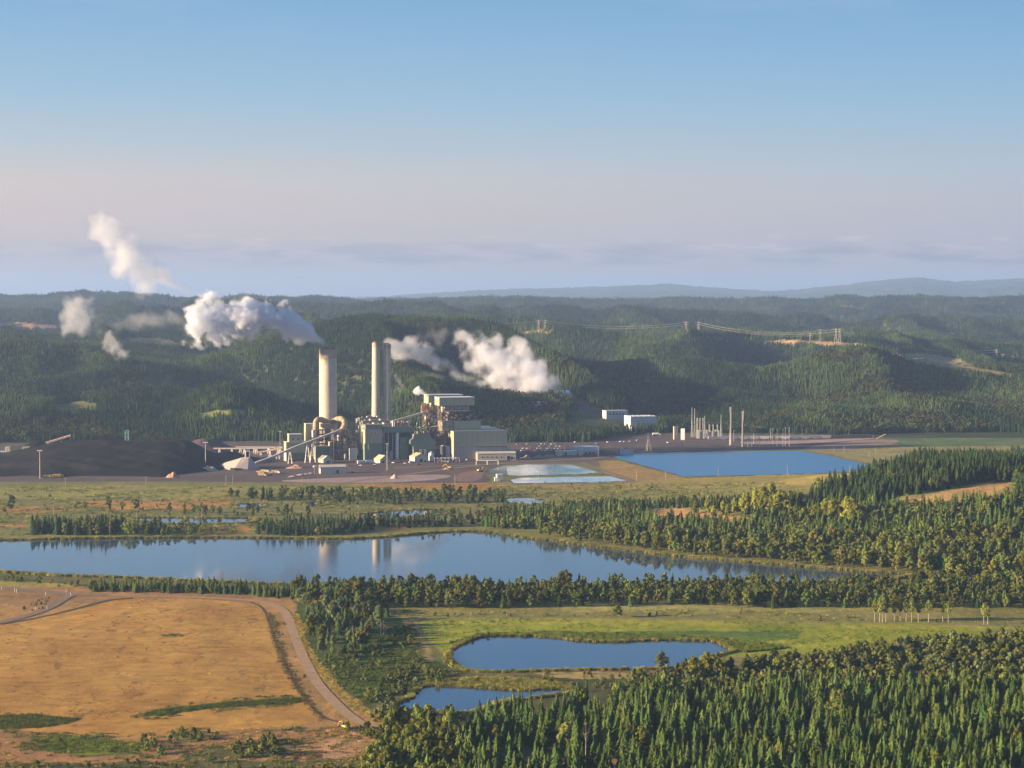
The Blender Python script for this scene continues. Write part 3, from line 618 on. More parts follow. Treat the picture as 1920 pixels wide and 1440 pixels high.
def grassmb(seed):
    rnd = random.Random(seed); mb = MB()
    for i in range(26):
        a, r = rnd.uniform(0, 6.28), 1.6 * math.sqrt(rnd.random()); x, y = r * math.cos(a), r * math.sin(a)
        b = rnd.uniform(0, 3.14); wx, wy = .22 * math.cos(b), .22 * math.sin(b); h = rnd.uniform(.35, .95); lx, ly = rnd.uniform(-.4, .4), rnd.uniform(-.4, .4)
        mb.add([(x - wx, y - wy, -.1), (x + wx, y + wy, -.1), (x + lx, y + ly, h)], [(0, 1, 2)])
    return mb
PG = [grassmb(i).mesh('grass_tuft', LEAF) for i in range(4)]
def scatter(name, pts, scl, tint, protos, rot=None, rng=RNG):
    """one uncountable mass of plants: real points carrying copies of the same plant meshes"""
    n = len(pts)
    if n == 0: return None
    me = bpy.data.meshes.new(name); me.vertices.add(n); me.vertices.foreach_set('co', np.asarray(pts, np.float32).ravel())
    scl = np.asarray(scl, np.float32); scl = np.repeat(scl[:, None], 3, 1) if scl.ndim == 1 else scl
    me.attributes.new('scl', 'FLOAT_VECTOR', 'POINT').data.foreach_set('vector', np.ascontiguousarray(scl).ravel())
    r = np.zeros((n, 3), np.float32); r[:, 2] = rng.uniform(0, 6.283, n); r[:, :2] = rng.normal(0, .03, (n, 2))
    me.attributes.new('rot', 'FLOAT_VECTOR', 'POINT').data.foreach_set('vector', r.ravel())
    me.attributes.new('pick', 'INT', 'POINT').data.foreach_set('value', rng.integers(0, len(protos), n).astype(np.int32))
    me.attributes.new('tint', 'FLOAT_COLOR', 'POINT').data.foreach_set('color', np.concatenate([np.asarray(tint, np.float32), np.ones((n, 1), np.float32)], 1).ravel())
    o = bpy.data.objects.new(name, me); COL.objects.link(o); tag(o, kind='stuff')
    ng = bpy.data.node_groups.new(name, 'GeometryNodeTree')
    ng.interface.new_socket('Geometry', in_out='INPUT', socket_type='NodeSocketGeometry'); ng.interface.new_socket('Geometry', in_out='OUTPUT', socket_type='NodeSocketGeometry')
    gi = ng.nodes.new('NodeGroupInput'); go = ng.nodes.new('NodeGroupOutput'); iop = ng.nodes.new('GeometryNodeInstanceOnPoints'); jn = ng.nodes.new('GeometryNodeJoinGeometry')
    for pm in protos:
        ob = bpy.data.objects.new(pm.name + '_source', pm)
        oi = ng.nodes.new('GeometryNodeObjectInfo'); oi.inputs['Object'].default_value = ob; oi.inputs['As Instance'].default_value = False
        gti = ng.nodes.new('GeometryNodeGeometryToInstance'); ng.links.new(oi.outputs['Geometry'], gti.inputs[0]); ng.links.new(gti.outputs[0], jn.inputs[0])
    def at2(nm, t):
        k = ng.nodes.new('GeometryNodeInputNamedAttribute'); k.data_type = t; k.inputs['Name'].default_value = nm; return k.outputs['Attribute']
    ng.links.new(gi.outputs[0], iop.inputs['Points']); ng.links.new(jn.outputs[0], iop.inputs['Instance']); iop.inputs['Pick Instance'].default_value = True
    ng.links.new(at2('pick', 'INT'), iop.inputs['Instance Index']); ng.links.new(at2('scl', 'FLOAT_VECTOR'), iop.inputs['Scale']); ng.links.new(at2('rot', 'FLOAT_VECTOR'), iop.inputs['Rotation'])
    ng.links.new(iop.outputs[0], go.inputs[0])
    o.modifiers.new('plants', 'NODES').node_group = ng
    return o
def fillw(poly, step, jit=.45, zf=groundz, dens=None):
    """jittered points inside a photo outline lying on the ground"""
    w_ = np.array([G(u, min(max(v, HV + 40), 3000)) for u, v in poly]); x0, y0 = w_.min(0) - step; x1, y1 = w_.max(0) + step
    if y1 > 2100 and x1 > 100: y0 = max(1900, y0 - 420)
    x1 = min(x1, 2500); x0 = max(x0, -2500)
    gx, gy = np.meshgrid(np.arange(x0, x1, step), np.arange(y0, y1, step))
    gx = gx + RNG.uniform(-jit, jit, gx.shape) * step; gy = gy + RNG.uniform(-jit, jit, gy.shape) * step
    gx, gy = gx.ravel(), gy.ravel(); u, v = P(gx, gy, knoll(gx, gy))
    k = inside(u, v, poly)
    if dens is not None: k &= (RNG.random(len(gx)) < (dens(gx, gy) if callable(dens) else dens))
    gx, gy = gx[k], gy[k]; u, v = P(gx, gy, knoll(gx, gy))
    for q in WATERS:
        k = ~inside(u, v, q); gx, gy, u, v = gx[k], gy[k], u[k], v[k]
    return gx, gy, zf(gx, gy)
DKC, MDC, YGC = (.046, .068, .024), (.080, .112, .031), (.118, .142, .034)
OLV, DOL, YEL, GRY, BRN = (.165, .165, .040), (.105, .115, .034), (.30, .28, .05), (.15, .16, .07), (.16, .14, .05)
# outline, spacing, thinning, {kind: share}, heights, {kind: colour}, words for the label
STANDS = [
    ('plantation', [(840, 1520), (868, 1400), (890, 1372), (925, 1354), (1080, 1334), (1240, 1316), (1450, 1302), (1700, 1300), (2150, 1296), (2250, 1750), (820, 1750)], 8.0, lambda x, y: np.where(inside(*P(x, y, 0 * x), [(920, 1418), (1010, 1414), (1190, 1426), (1190, 1448), (900, 1446)]), 0, np.where(vn(x / 24, y / 24, 15) > -.55, .92, .35)), {'conifer': .97, 'broadleaf': .03}, (11, 23), {'conifer': MDC, 'broadleaf': OLV}, 'in the plantation beyond the small ponds'),
    ('nearwood', [(700, 1420), (720, 1385), (760, 1372), (860, 1380), (880, 1500), (800, 1750), (640, 1750), (690, 1450)], 6.5, .8, {'conifer': .45, 'broadleaf': .55}, (9, 20), {'conifer': YGC, 'broadleaf': OLV}, 'at the wood edge beside the dirt road'),
    ('belt', [(575, 1128), (640, 1140), (760, 1148), (900, 1143), (1100, 1138), (1300, 1136), (1500, 1146), (1650, 1160), (1800, 1158), (2250, 1154), (2250, 1085), (1800, 1092), (1700, 1098), (1500, 1101), (1000, 1103), (640, 1104), (540, 1106)], 9.5, .9, {'broadleaf': .80, 'conifer': .20}, (9, 17), {'conifer': MDC, 'broadleaf': (.125, .13, .037)}, 'in the wooded belt below the long lake'),
    ('shore row', [(165, 1101), (300, 1098), (450, 1108), (560, 1110), (640, 1118), (560, 1126), (460, 1116), (300, 1112), (160, 1111)], 7, .85, {'conifer': .8, 'broadleaf': .2}, (6, 13), {'conifer': MDC, 'broadleaf': OLV}, 'between the golden field and the long lake'),
    ('roadside', [(556, 1128), (640, 1136), (740, 1152), (700, 1185), (690, 1215), (640, 1240), (612, 1250), (585, 1205), (570, 1160)], 10.5, .62, {'broadleaf': .92, 'conifer': .08}, (7, 16), {'conifer': MDC, 'broadleaf': GRY}, 'beside the bend of the gravel road'),
    ('east shore', [(1020, 1007), (1057, 1012), (1173, 1027), (1280, 1041), (1347, 1047), (1447, 1054), (1580, 1065), (1700, 1073), (1800, 1085), (2200, 1088), (2200, 985), (1900, 1000), (1700, 1012), (1500, 1020), (1350, 1018), (1250, 1010), (1120, 998), (1000, 990)], 10.5, .92, {'broadleaf': .85, 'conifer': .15}, (13, 21), {'conifer': MDC, 'broadleaf': OLV}, 'on the far bank of the long lake'),
    ('east slope', [(890, 986), (960, 978), (1060, 968), (1200, 962), (1215, 985), (1300, 983), (1400, 985), (1420, 972), (1480, 962), (1560, 950), (1640, 945), (1750, 948), (1850, 942), (1900, 935), (2250, 930), (2250, 1010), (1900, 1003), (1700, 1014), (1500, 1022), (1350, 1020), (1250, 1012), (1120, 1000), (1000, 992), (940, 993)], 9, .92, {'conifer': .72, 'broadleaf': .28}, (12, 22), {'conifer': MDC, 'broadleaf': OLV}, 'on the slope behind the long lake'),
    ('knoll', [(1480, 950), (1540, 920), (1600, 902), (1660, 885), (1720, 872), (1800, 866), (2250, 840), (2250, 960), (1900, 940), (1905, 905), (1850, 903), (1780, 916), (1700, 930), (1640, 945), (1560, 955)], 8.0, .95, {'conifer': .97, 'broadleaf': .03}, (15, 23), {'conifer': DKC, 'broadleaf': OLV}, 'on the round knoll east of the blue basin'),
    ('marsh wood', [(470, 1002), (490, 990), (560, 986), (640, 985), (690, 988), (700, 994), (640, 1003), (560, 1006)], 9, .8, {'conifer': .75, 'broadleaf': .25}, (12, 18), {'conifer': DKC, 'broadleaf': OLV}, 'in the grove on the near bank of the marsh'),
    ('marsh wood', [(45, 1002), (60, 992), (120, 988), (200, 985), (240, 990), (230, 1002), (160, 1005)], 8.5, .9, {'conifer': .85, 'broadleaf': .15}, (14, 22), {'conifer': DKC, 'broadleaf': OLV}, 'in the dark grove across the long lake'),
    ('marsh wood', [(180, 1003), (240, 990), (350, 990), (420, 1000), (400, 1005), (260, 1007)], 10, .6, {'broadleaf': .8, 'conifer': .2}, (9, 16), {'conifer': DKC, 'broadleaf': OLV}, 'along the far bank of the long lake'),
    ('marsh wood', [(430, 934), (520, 930), (660, 930), (700, 926), (940, 930), (960, 942), (840, 946), (640, 948), (540, 940), (440, 938)], 13, .62, {'broadleaf': .95, 'conifer': .05}, (11, 18), {'conifer': DKC, 'broadleaf': DOL}, 'in the marsh before the power plant'),
    ('marsh wood', [(280, 961), (480, 960), (640, 955), (640, 968), (470, 968), (280, 968)], 17, .4, {'broadleaf': 1.0}, (8, 15), {'broadleaf': DOL}, 'scattered along the marsh pools'),
    ('marsh wood', [(640, 985), (880, 972), (960, 960), (1100, 955), (1200, 955), (1200, 962), (1060, 968), (960, 978), (890, 986), (760, 992)], 10, .7, {'conifer': .5, 'broadleaf': .5}, (9, 17), {'conifer': DKC, 'broadleaf': DOL}, 'between the marsh and the far bank'),
    ('upper wood', [(1050, 950), (1240, 945), (1460, 935), (1530, 940), (1480, 962), (1420, 972), (1395, 962), (1300, 952), (1215, 955), (1190, 962), (1060, 966)], 8, .85, {'conifer': .75, 'broadleaf': .25}, (10, 16), {'conifer': DKC, 'broadleaf': OLV}, 'near the brown clearing'),
]
cand = {'conifer': [], 'broadleaf': [], 'poplar': [], 'shrub': []}
def put(kind, x, y, z, h, tint, words, fix=None): cand[kind].append((x, y, z, h, tint, words, fix))
for nm, poly, step, dens, mix, hh, tints, words in STANDS:
    x, y, z = fillw(poly, step, dens=dens)
    kk = RNG.random(len(x)); grp = vn(x / 55, y / 55, 31) * .22
    for i in range(len(x)):
        kind = 'conifer' if kk[i] + grp[i] < mix.get('conifer', 0) else 'broadleaf'
        if kind not in mix: kind = next(iter(mix))
        h = RNG.uniform(*hh) * (1 + .22 * vn(x[i] / 45, y[i] / 45, 33)) * (.85 if kind == 'broadleaf' and mix.get('conifer', 0) > .6 else 1)
        t = np.array(tints[kind]) * RNG.uniform(.78, 1.25) * np.array((1 + RNG.normal(0, .10), 1, 1 + RNG.normal(0, .10)))
        if kind == 'conifer' and nm in ('plantation', 'east slope') and RNG.random() < .25: t = np.array(YGC) * RNG.uniform(.85, 1.2)
        if kind == 'broadleaf' and RNG.random() < .12: t = np.array(BRN if RNG.random() < .3 else YEL) * RNG.uniform(.4, .62)
        put(kind, x[i], y[i], z[i], h, t, words)
# single marsh trees
for u, v, hp, kind, tint, words in [
    (20, 957, 30, 'broadleaf', DOL, 'alone on the dry marsh far from the pool'), (205, 957, 28, 'broadleaf', DOL, 'on the dry marsh, thick and dark'), (228, 958, 20, 'broadleaf', OLV, 'beside the thick dark marsh tree'), (257, 957, 24, 'broadleaf', DOL, 'at the far end of the marsh pool'),
    (160, 955, 14, 'broadleaf', DOL, 'small and single on the dry marsh'), (140, 958, 16, 'broadleaf', OLV, 'small, pale, on the green marsh'), (318, 961, 20, 'broadleaf', DOL, 'behind the middle of the marsh pool'), (375, 962, 20, 'broadleaf', OLV, 'behind the marsh pool, light green')]:
    x, y = G(u, v); put(kind, x, y, 0.0, hp * (H / (v - HV)), np.array(tint), words)
# tall yellow green poplars east of the marsh
def ghit(u, v):
    z = 0.0
    for _ in range(30):
        x, y = G(u, v, z); z = .5 * z + .5 * float(groundz(np.array([x]), np.array([y]))[0])
    return x, y, z
for u, v, hp in [(1304, 958, 36), (1330, 955, 42), (1356, 958, 34), (1378, 956, 40), (1398, 957, 52), (1416, 955, 60), (1432, 958, 68), (1446, 956, 74), (1462, 959, 62), (1338, 962, 28), (1365, 962, 30), (1530, 975, 46), (1548, 972, 56), (1562, 977, 66), (1590, 975, 68), (1600, 979, 58), (1612, 977, 54), (1520, 968, 30), (1575, 970, 40), (1490, 966, 30), (1505, 972, 34)]:
    x, y, z = ghit(u, v + 6); put('poplar', x, y, z, hp * (H / (v - HV)) * .70, np.array(YEL) * RNG.uniform(.6, .95), 'in the loose group behind the wooded slope')
# marked single trees
bx, by = G(1240, 1256); put('broadleaf', bx, by, 0, 34 * (H / (1256 - HV)), np.array(GRY) * .8, '', 'round grey green tree standing alone on the bank at the end of the larger pond')
bx, by = G(1158, 1158); put('broadleaf', bx, by, 0, 24 * (H / (1158 - HV)), np.array(OLV), '', 'round bushy tree standing alone in the yellow meadow strip behind the bright meadow')
for u, v, hp, t in [(1300, 1275, 52, YEL), (1325, 1268, 50, YEL), (1345, 1262, 42, OLV), (1285, 1270, 40, BRN), (1270, 1268, 30, BRN), (1370, 1265, 38, BRN), (1400, 1262, 40, GRY), (1430, 1260, 36, BRN)]:
    x, y = G(u, v); put('broadleaf', x, y, 0, hp * (H / (v - HV)) * .9, np.array(t) * .8, 'at the end of the larger pond')
# shrubs
def shrubs(poly, step, hh, tints, words, dens=.7):
    x, y, z = fillw(poly, step, dens=dens)
    for i in range(len(x)):
        t = np.array(tints[RNG.integers(len(tints))]) * RNG.uniform(.75, 1.25)
        put('shrub', x[i], y[i], z[i], RNG.uniform(*hh), t, words)
shrubs([(600, 1240), (690, 1210), (760, 1170), (775, 1180), (790, 1245), (720, 1240), (690, 1290), (640, 1280)], 13, (2.5, 6), [DOL, GRY, OLV], 'in the dark hollow beside the gravel road', .6)
shrubs([(690, 1300), (740, 1255), (800, 1250), (850, 1262), (835, 1282), (770, 1292), (735, 1322), (690, 1318)], 10, (3, 6.5), [OLV, DOL, GRY], 'on the bank between the two ponds', .75)
shrubs([(690, 1340), (720, 1330), (745, 1335), (870, 1342), (900, 1338), (880, 1356), (800, 1352), (760, 1368), (700, 1352)], 9, (4, 8), [OLV, GRY, BRN], 'on the near bank of the smaller pond', .8)
shrubs([(1190, 1268), (1300, 1262), (1440, 1240), (1600, 1222), (1780, 1198), (2200, 1180), (2200, 1300), (1700, 1298), (1450, 1298), (1240, 1312), (1120, 1322)], 8.5, (4, 9), [BRN, OLV, OLV, GRY, OLV, DOL], 'in the thicket above the plantation', .85)
shrubs([(1000, 1262), (1180, 1262), (1240, 1270), (1200, 1290), (1080, 1300), (1090, 1285), (1000, 1280)], 9, (2, 4.5), [OLV, BRN], 'on the strip in front of the larger pond', .45)
shrubs([(640, 1150), (900, 1147), (1300, 1143), (1500, 1150), (1900, 1168), (1900, 1172), (1240, 1158), (760, 1158)], 16, (1.5, 3.5), [OLV, YEL, DOL], 'in the yellow meadow strip below the wooded belt', .35)
shrubs([(300, 1372), (400, 1372), (420, 1388), (330, 1392)], 8, (2.5, 5), [DOL, DOL, OLV], 'beside the lower edge of the golden field', .75)
shrubs([(420, 1398), (500, 1388), (530, 1398), (520, 1418), (440, 1424)], 8, (3, 6), [DOL, OLV], 'in the dark patch near the excavated pit', .8)
shrubs([(262, 1388), (320, 1388), (325, 1416), (270, 1418)], 8, (3, 6), [OLV, GRY], 'beside the bright green patch below the golden field', .7)
shrubs([(-80, 1440), (200, 1432), (460, 1428), (640, 1440), (700, 1436), (700, 1480), (-80, 1480)], 9, (2, 4.5), [OLV, DOL], 'along the lowest edge of the dry ground', .6)
shrubs([(640, 1362), (700, 1366), (740, 1382), (720, 1392), (660, 1378)], 8, (3, 6), [DOL, OLV], 'where the gravel road meets the wood', .8)
shrubs([(40, 1140), (90, 1118), (110, 1122), (85, 1140), (50, 1150)], 8, (1.5, 3.5), [DOL, GRY], 'inside the road fork at the field corner', .7)
shrubs([(-60, 1078), (30, 1082), (60, 1088), (120, 1092), (160, 1098), (130, 1104), (40, 1092), (-60, 1088)], 9, (2, 7), [DOL, OLV], 'on the lake bank beside the paved road', .7)
shrubs([(505, 1150), (530, 1160), (545, 1215), (575, 1270), (600, 1320), (590, 1322), (555, 1270), (520, 1205)], 11, (1, 2.6), [BRN, OLV], 'in the ditch beside the golden field', .5)
shrubs([(850, 1214), (900, 1197), (935, 1194), (935, 1190), (880, 1195), (840, 1212)], 6, (2, 4), [DOL], 'dark, on the upper bank of the larger pond', .8)
shrubs([(818, 1235), (838, 1231), (862, 1252), (850, 1256)], 6, (2, 4.5), [OLV, YEL], 'on the narrow end of the larger pond', .7)
shrubs([(-200, 915), (900, 915), (1500, 915), (1300, 935), (600, 932), (-200, 935)], 34, (2, 5), [DOL, OLV, GRY], 'on the marsh meadow in front of the plant', .6)
shrubs([(-200, 935), (900, 935), (1000, 950), (600, 1000), (-200, 1000)], 26, (2, 5.5), [DOL, OLV, GRY], 'on the marsh between the pools', .7)
shrubs([(1290, 940), (1460, 930), (1640, 915), (1640, 945), (1560, 955), (1480, 965), (1400, 972), (1290, 952)], 9, (3, 8), [OLV, DOL, YEL], 'around the yellow green poplars', .7)
shrubs([(950, 900), (1250, 910), (1250, 935), (960, 935)], 30, (2, 5), [DOL, OLV], 'on the meadow below the settling ponds', .5)
# ---- the largest of each kind become things of their own, the rest a mass
GN_NAMES = {'conifer': 'conifer_forest', 'broadleaf': 'broadleaf_forest', 'poplar': 'poplar_trees', 'shrub': 'undergrowth'}
protoH = {'conifer': 22.0, 'broadleaf': 18.0, 'poplar': 24.0, 'shrub': 5.0}
PROT = {'conifer': PC, 'broadleaf': PB, 'poplar': PP, 'shrub': PS}
PROTm = {'conifer': PCm, 'broadleaf': PBm, 'poplar': PP, 'shrub': PSm}
TR = {'conifer': [trunkmb(i, 22, .34, 0, .9).mesh('trunk', M['bark']) for i in range(2)], 'broadleaf': [trunkmb(5 + i, 18, .38, 5).mesh('trunk', M['bark']) for i in range(3)], 'poplar': [trunkmb(9 + i, 24, .4, 4).mesh('trunk', M['bark']) for i in range(2)], 'shrub': [trunkmb(12 + i, 5, .14, 4, .6).mesh('stem', M['bark']) for i in range(2)]}
def shade_word(t):
    l = t[0] * .4 + t[1] * .6; r = t[0] / t[1]
    if r > 1.12: return 'brownish'
    return 'dark green' if l < .070 else 'mid green' if l < .105 else 'olive green' if l < .165 else 'pale yellow green'
def size_word(h, k): 
    a, b = {'conifer': (14, 21), 'broadleaf': (12, 18), 'poplar': (17, 26), 'shrub': (3.2, 5.6)}[k]
    return 'small' if h < a else 'tall' if h > b else 'medium sized'
KW = {'conifer': ('conifer_tree', 'conifer', 'conifer tree'), 'broadleaf': ('broadleaf_tree', 'leafy tree', 'leafy tree'), 'poplar': ('poplar_tree', 'upright poplar', 'poplar tree'), 'shrub': ('shrub', 'rounded shrub', 'shrub')}
MAXN = {'conifer': 290, 'broadleaf': 290, 'poplar': 60, 'shrub': 280}
for kind, L_ in cand.items():
    xs = np.array([c[0] for c in L_]); ys = np.array([c[1] for c in L_]); zs = np.array([c[2] for c in L_]); hs = np.array([c[3] for c in L_])
    u, v = P(xs, ys, zs + hs * .75); size = hs / ys
    seen = (u > 4) & (u < 1916) & (v < 1432)
    fixed = np.array([bool(c[6]) for c in L_])
    order = np.argsort(-(size * seen + fixed * 9)); pick = set(int(i) for i in order[:MAXN[kind]] if seen[i] or fixed[i])
    for n_, i in enumerate(sorted(pick, key=lambda q: -size[q])):
        x, y, z, h, t, words, fix = L_[i]
        nm, kw, cat = KW[kind]
        lab = fix or f'{size_word(h, kind)} {shade_word(t)} {kw} {words}'
        root = thing(nm, lab, cat, (x, y, z - .1), RNG.uniform(0, 6.28), None if fix else f'{size_word(h, kind)} {shade_word(t)} {kw}s {words}')
        s = h / protoH[kind]; wd = s * (1.55 if fix else RNG.uniform(.85, 1.2)) if kind != 'conifer' else (.4 + .6 * s) * RNG.uniform(.85, 1.15)
        c = bpy.data.objects.new('foliage' if kind == 'shrub' else 'crown', PROT[kind][RNG.integers(len(PROT[kind]))]); COL.objects.link(c); c.parent = root; c.scale = (wd, wd, s); c['tint'] = [float(q) for q in t]
        k = bpy.data.objects.new('stem' if kind == 'shrub' else 'trunk', TR[kind][RNG.integers(len(TR[kind]))]); COL.objects.link(k); k.parent = root; k.scale = (s, s, s)
    rest = [i for i in range(len(L_)) if i not in pick]
    if rest:
        rest = np.array(rest); s = hs[rest] / protoH[kind]
        sx = (s if kind != 'conifer' else .4 + .6 * s) * RNG.uniform(.85, 1.2, len(rest))
        near = ys[rest] < 1900
        tt = np.array([L_[i][4] for i in rest]); pp = np.stack([xs[rest], ys[rest], zs[rest] - .1], 1); ss = np.stack([sx, sx, s], 1)
        scatter(GN_NAMES[kind], pp[near], ss[near], tt[near], PROT[kind]); scatter(GN_NAMES[kind], pp[~near], ss[~near], tt[~near], PROTm[kind])
# ---- reeds round the water, rough grass
def edge_pts(poly, step, off, n=1, wob=2.0):
    w_ = [Vector((*G(u, v), 0)) for u, v in smooth(poly, 2)]; out = []; cx = sum(w_, Vector()) / len(w_)
    area = sum(w_[i].x * w_[(i + 1) % len(w_)].y - w_[(i + 1) % len(w_)].x * w_[i].y for i in range(len(w_))); sg = 1 if area > 0 else -1
    for i in range(len(w_)):
        a, b = w_[i], w_[(i + 1) % len(w_)]; d = b - a; l = d.length
        if l < .01: continue
        nrm = Vector((d.y, -d.x, 0)) / l * sg
        for k in range(max(1, int(l / step + random.random()))):
            for r in range(n): out.append(a + d * random.random() + nrm * (off + r * 2.2 + random.uniform(-wob, wob)))
    return out
rp, rs, rt = [], [], []
def reeds(pts, s, tints):
    for p in pts:
        rp.append((p.x, p.y, .0)); k = random.uniform(*s); rs.append((k, k, k * random.uniform(.8, 1.15))); rt.append(np.array(tints[random.randrange(len(tints))]) * random.uniform(.8, 1.2))
RD = [(.28, .23, .07), (.18, .185, .05), (.34, .26, .085)]
reeds(edge_pts(W_LAKE, 2.2, 3.0, 2, 2.2), (.7, 1.35), RD); reeds(edge_pts(W_POND, 1.7, 1.4, 2, 1.1), (.6, 1.0), RD); reeds(edge_pts(W_POND2, 1.7, 1.4, 2, 1.1), (.55, .95), RD)
reeds(edge_pts(W_BACK, 3, 2, 2, 2), (.6, 1.1), RD)
for q in W_SMALL: reeds(edge_pts(q, 4, 2, 1, 2), (.7, 1.2), RD)
x, y, z = fillw([(843, 1206), (900, 1190), (1038, 1186), (1240, 1190), (1345, 1196), (1480, 1215), (1400, 1224), (1365, 1216), (1345, 1202), (1240, 1200), (1127, 1204), (1038, 1195), (935, 1192), (870, 1207)], 2.2, dens=.75)
reeds([Vector((a, b, 0)) for a, b in zip(x, y)], (.6, 1.0), [(.14, .175, .035), (.18, .19, .045)])
x, y, z = fillw([(790, 1285), (850, 1275), (940, 1270), (1060, 1284), (1085, 1294), (1050, 1292), (950, 1294), (850, 1287), (800, 1286)], 2.4, dens=.8)
reeds([Vector((a, b, 0)) for a, b in zip(x, y)], (.7, 1.1), RD)
scatter('reeds', rp, rs, rt, PR)
gp, gs, gt = [], [], []
def grass(poly, step, s, tints, dens=.7, zf=groundz):
    x, y, z = fillw(poly, step, dens=dens, zf=zf)
    for i in range(len(x)):
        gp.append((x[i], y[i], z[i])); k = RNG.uniform(*s); gs.append((k, k, k * RNG.uniform(.7, 1.1))); gt.append(np.array(tints[RNG.integers(len(tints))]) * RNG.uniform(.8, 1.25))
clump = lambda x, y: np.clip(.25 + .9 * fbm(x / 30, y / 30, 12, 3), 0, 1)
grass(P_FIELD, 7.5, (.5, .95), [(.40, .21, .06), (.34, .16, .05), (.22, .11, .04), (.48, .29, .09)], clump, fieldz)
grass([(-150, 1375), (80, 1374), (420, 1375), (690, 1358), (740, 1400), (740, 1480), (-150, 1480)], 4, (.6, 1.6), [(.36, .2, .07), (.20, .14, .05), (.12, .12, .035), (.42, .26, .09)], clump)
grass([(60, 1385), (200, 1388), (280, 1395), (270, 1412), (100, 1412)], 3, (.8, 1.8), [(.12, .15, .03), (.2, .21, .035), (.08, .10, .025)], .8)
grass([(263, 1346), (300, 1336), (400, 1326), (500, 1314), (567, 1309), (562, 1317), (480, 1326), (380, 1336), (300, 1347)], 1.7, (1.0, 1.9), [(.075, .095, .025), (.10, .115, .03)], .85, fieldz)
grass([(-60, 1348), (60, 1344), (150, 1352), (130, 1358), (70, 1366), (-60, 1368)], 2.0, (1.0, 1.9), [(.085, .095, .03), (.11, .115, .035)], .8, fieldz)
grass([(300, 1196), (320, 1193), (345, 1195), (340, 1198), (310, 1199)], 2, (.7, 1.2), [(.12, .13, .035)], .8, fieldz)
soft = lambda x, y: np.clip(.1 + .8 * fbm(x / 18, y / 18, 13, 3), 0, 1)
grass([(235, 1352), (300, 1330), (500, 1306), (575, 1302), (575, 1322), (480, 1332), (300, 1354)], 2.6, (.6, 1.5), [(.12, .12, .035), (.16, .14, .04)], soft, fieldz)
grass([(-100, 1338), (80, 1336), (190, 1350), (170, 1368), (60, 1372), (-100, 1374)], 2.8, (.6, 1.5), [(.12, .12, .035), (.17, .14, .04)], soft, fieldz)
grass([(20, 1372), (120, 1368), (260, 1378), (340, 1392), (330, 1420), (140, 1430), (40, 1415)], 3.2, (.7, 2.0), [(.12, .14, .03), (.15, .13, .04), (.09, .10, .03)], soft)
grass([(280, 1368), (560, 1362), (640, 1400), (640, 1436), (260, 1436)], 3.4, (.8, 2.2), [(.11, .11, .035), (.16, .13, .045), (.2, .16, .05)], soft)
grass([(498, 1150), (512, 1150), (540, 1240), (575, 1300), (606, 1344), (596, 1350), (560, 1306), (522, 1240)], 2.2, (.7, 1.5), [(.13, .085, .04), (.18, .12, .05), (.10, .08, .035)], .5)
grass(P_MEADOW, 4.0, (.5, 1.2), [(.16, .19, .03), (.22, .22, .04), (.12, .16, .03)], clump)
grass([(640, 1145), (900, 1147), (1300, 1143), (1500, 1150), (1900, 1168), (1900, 1172), (1240, 1158), (760, 1158)], 4.5, (.7, 1.6), [(.26, .25, .08), (.15, .15, .045), (.2, .2, .06)], clump)
grass([(-150, 912), (940, 912), (1500, 905), (1500, 930), (900, 950), (600, 998), (-150, 1005)], 8.5, (1.2, 3.2), [(.19, .19, .055), (.13, .14, .04), (.26, .22, .07)], clump)
grass([(600, 1240), (690, 1210), (775, 1165), (800, 1245), (870, 1262), (760, 1300), (690, 1320), (640, 1290)], 3.2, (.9, 2.0), [(.06, .085, .022), (.10, .12, .03), (.14, .14, .05)], .7)
grass([(545, 1150), (560, 1200), (600, 1270), (660, 1330), (740, 1358), (740, 1350), (680, 1325), (620, 1270), (575, 1200), (560, 1150)], 2.4, (.7, 1.4), [(.42, .29, .085), (.34, .22, .07), (.3, .24, .07)], .7)
scatter('grass', gp, gs, gt, PG)
# ---- the forest on the hills
def hillscatter(name, d0, d1, step0, protos, tintf, smin, smax, keepf, grow=lambda D: max(1, D / 6200) ** .8):
    D = d0; pts, scl, tin = [], [], []
    while D < d1:
        st = step0 * grow(D); half = D * 1.45 * 960 / F
        x = np.arange(-half, half, st); x = x + RNG.uniform(-.5, .5, len(x)) * st; y = D + RNG.uniform(-.5, .5, len(x)) * st
        z = hillz(x, y); u = 960 + F * x / y
        j = np.clip(np.searchsorted(hr, y) - 1, 0, len(hr) - 1); ci = np.clip(np.searchsorted(hu, u), 0, len(hu) - 1)
        vis = (z + 24 * (D / 4200) ** .6 - H) / y > CUM[j, ci] - .0012
        pu_, pv_ = P(x, y, z)
        k = vis & keepf(x, y, z, pu_, pv_)
        for q, c in P_CLEAR: k &= ~inside(pu_, pv_, q)
        x, y, z = x[k], y[k], z[k]
        s = RNG.uniform(smin, smax, len(x)) * (1 + .25 * vn(x / 160, y / 160, 90)) * grow(D)
        pts.append(np.stack([x, y, z - .5], 1)); scl.append(s); tin.append(tintf(x, y, pu_[k], pv_[k])); D += st
    return scatter(name, np.concatenate(pts), np.concatenate(scl), np.concatenate(tin), protos)
hill_b = lambda x, y, z, u, v: ((fbm(x / 230, y / 330, 77, 3) > .42) & (y < 6450)) | ((z < 26) & (fbm(x / 120, y / 160, 78, 2) > .0) & (y < 5200))
def tint_c(x, y, u, v):
    a = np.clip(.5 + 1.3 * fbm(x / 260, y / 380, 81, 3), 0, 1)[:, None]; b = RNG.uniform(.8, 1.25, (len(x), 1))
    return (np.array((.036, .056, .022)) * (1 - a) + np.array((.088, .118, .040)) * a) * b * np.where(y > 8600, .58, .86)[:, None]
